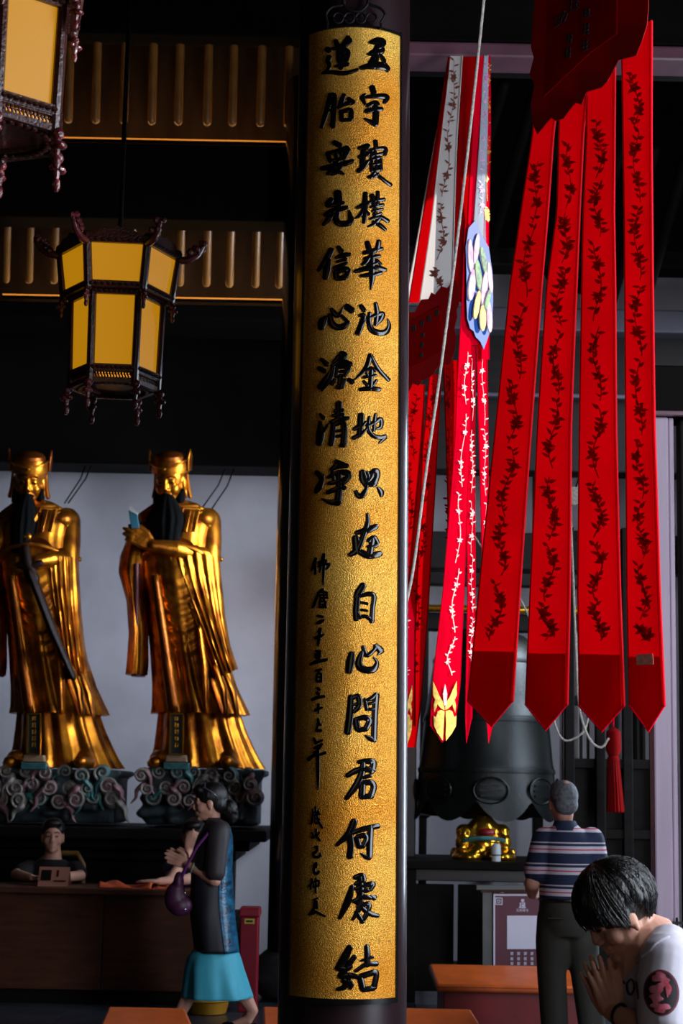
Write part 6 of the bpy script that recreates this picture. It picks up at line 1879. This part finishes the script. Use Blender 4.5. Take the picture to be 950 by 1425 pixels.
teestroke([(520, 930, 10), (500, 915, 12), (470, 930, 10)])
# neckline, necklace, bracelet, trousers, cushion bench below
MB().chain([on_tee(*CK(x, y), .002) for x, y in ((835, 640), (790, 660), (742, 690), (700, 740), (640, 790), (590, 830))], .004, 6).build('neck_rib', M['white_tee'], kp)
MB().chain([k_(x, y, dy) for x, y, dy in ((718, 578, .06), (708, 600, .035), (690, 625, .022), (670, 648, .02), (655, 680, .03))], .0018, 6).build('necklace', M['bright_gold'], kp)
for w2_, e_ in ((wrn, eln),):
    ax = (e_ - w2_).normalized(); x_, y_ = frame(ax)
    MB().chain([w2_.lerp(e_, .12) + x_ * .034 * math.cos(a) + y_ * .034 * math.sin(a) for a in [2 * PI * k / 20 for k in range(21)]], .005, 6).build('bracelet', M['black_lacquer'], kp)
m = MB()
for dy in (-.11, .11):
    hp = Vector((hc.x, hc.y + dy, hc.z - .05)); kn = Vector((hc.x - .3, hc.y + dy, KB + .085)); an = Vector((hc.x + .1, hc.y + dy, KB + .07))
    m.chain([hp, kn], [.115, .085], 14); m.chain([kn, an], [.08, .065], 14)
m.chain([Vector((hc.x, hc.y - .1, hc.z)), Vector((hc.x, hc.y + .1, hc.z))], [.13, .13], 14)
m.remesh('trousers', M['black_tunic'], kp, .012, 4)
kneeler('orange kneeling bench carrying the praying person, below the picture edge', ((hc.x - .55, KD - .2), (hc.x + .5, KD - .2), (hc.x + .5, KD + .5), (hc.x - .55, KD + .5)), KB, KB + .005)

# ---- two people sitting in the gloom behind the counter
def sitter(label, face_px, d, yaw, pitch, shirt, pose):
    fx, fy = face_px
    ho = P(fx, fy, d) + Vector((0, .08, .01))
    t = empty('person', (ho.x, d + .1, 0), label, 'person')
    R = headR(yaw, pitch)
    m = MB()
    head_parts(m, R, ho, 1.0)
    c = Vector((ho.x, d + .12, 0))
    m.chain([ho + Vector((0, .03, -.06)), ho + Vector((0, .04, -.18))], [.055, .07], 12)
    zs = ho.z - .25
    m.chain([Vector((c.x, c.y, zs - .02)), Vector((c.x, c.y, zs - .5))], [.12, .13], 12)
    arms = []
    for sg in (-1, 1):
        sh = Vector((c.x + sg * .17, c.y, zs))
        el = Vector((c.x + sg * .24, c.y - .18, CZ + .06))
        if pose == 'face' and sg == -1:
            el = Vector((c.x - .12, d - .3, CZ + .07)); wr = ho + Vector((-.02, -.16, -.1))
        elif pose == 'face':
            el = Vector((c.x - .02, d - .25, CZ + .06)); wr = Vector((c.x - .2, d - .36, CZ + .05))
        else:
            wr = Vector((c.x + sg * .08, d - .3, CZ + .05))
        arms.append((sh, el))
        m.chain([sh, el], [.05, .04], 10); m.chain([el, el.lerp(wr, .4), wr], [.04, .038, .028], 10)
        if pose == 'face' and sg == -1:
            hand_mesh(m, wr, Vector((.1, .1, 1)), Vector((1, 0, 0)), Vector((0, 1, 0)), 1.0, .5, .8)
        else:
            hand_mesh(m, wr, Vector((-sg * .9, -.3, 0)) if pose != 'face' else Vector((-1, -.1, 0)), Vector((0, 1, 0)), Vector((0, 0, -1)), 1.0, .3, .8)
    # seated legs behind the counter
    for sg in (-1, 1):
        m.chain([Vector((c.x + sg * .1, c.y, .5)), Vector((c.x + sg * .12, c.y - .02, .48)), Vector((c.x + sg * .12, c.y + .05, .06))], [.08, .06, .045], 10)
    b = m.remesh('body', M['skin'], t, .0085, 2)
    eyes(R, ho, 1.0, b)
    m = MB()
    def H_(x, y, z): return ho + R @ Vector((x, y, z))
    m.ell(H_(-.025, 0, .05), (.105, .088, .092), R); m.ell(H_(-.06, 0, -.02), (.055, .08, .08), R); m.ell(H_(.045, 0, .1), (.05, .066, .035), R)
    m.remesh('hair', M['hair'], t, .008, 2)
    m = MB()
    def er(z, hx, hy): return [Vector((c.x + hx * math.cos(2 * PI * k / 32), c.y + hy * math.sin(2 * PI * k / 32), z)) for k in range(32)]
    m.rings([er(zs - .55, .17, .13), er(zs - .3, .175, .135), er(zs - .05, .2, .13), er(zs + .03, .17, .11), er(zs + .08, .09, .08)])
    for sh, el in arms: m.chain([sh, sh.lerp(el, .6)], [.075, .068], 12)
    m.remesh('shirt', shirt, t, .011, 4)
    m = MB()
    for sg in (-1, 1):
        m.chain([Vector((c.x + sg * .1, c.y, .5)), Vector((c.x + sg * .12, c.y, .46)), Vector((c.x + sg * .12, c.y + .05, .05))], [.11, .09, .07], 10)
    m.remesh('trousers', M['dark_shirt'], t, .014, 3)
    return t
sitter('clerk with dark hair seated in the shade behind the counter card', (71, 1166), 13.1, math.radians(8), math.radians(2), M['dark_shirt'], 'rest')
sitter('seated helper in dark blue behind the counter, one hand raised to the face', (268, 1167), 13.0, math.radians(-6), math.radians(12), M['blue_shirt'], 'face')
ch = P(107, 1225, 13.4)
t = empty('wooden_chair', (P(85, 1225, 13.45).x, 13.45, 0), 'chair with a yellowish curved back behind the seated clerk', 'chair')
M['chair_wood'] = mk('chair_wood', (130, 92, 40), .4)
cx = t.location.x
MB().chain([Vector((cx - .2, 13.5, .45)), Vector((cx - .21, 13.54, CZ + .12)), Vector((cx - .1, 13.56, CZ + .2)), Vector((cx + .1, 13.56, CZ + .2)), Vector((cx + .15, 13.54, CZ + .12)), Vector((cx + .16, 13.5, .45))], .022, 10).build('backrest', M['chair_wood'], t)
MB().box((cx - .02, 13.3, .42), (.42, .42, .04)).build('seat', M['chair_wood'], t, smooth=False, bevel=.01)
for x in (cx - .2, cx + .16):
    for y in (13.12, 13.48): MB().chain([(x, y, .0), (x, y, .42)], .018, 8, cap=False).build('leg', M['chair_wood'], t)
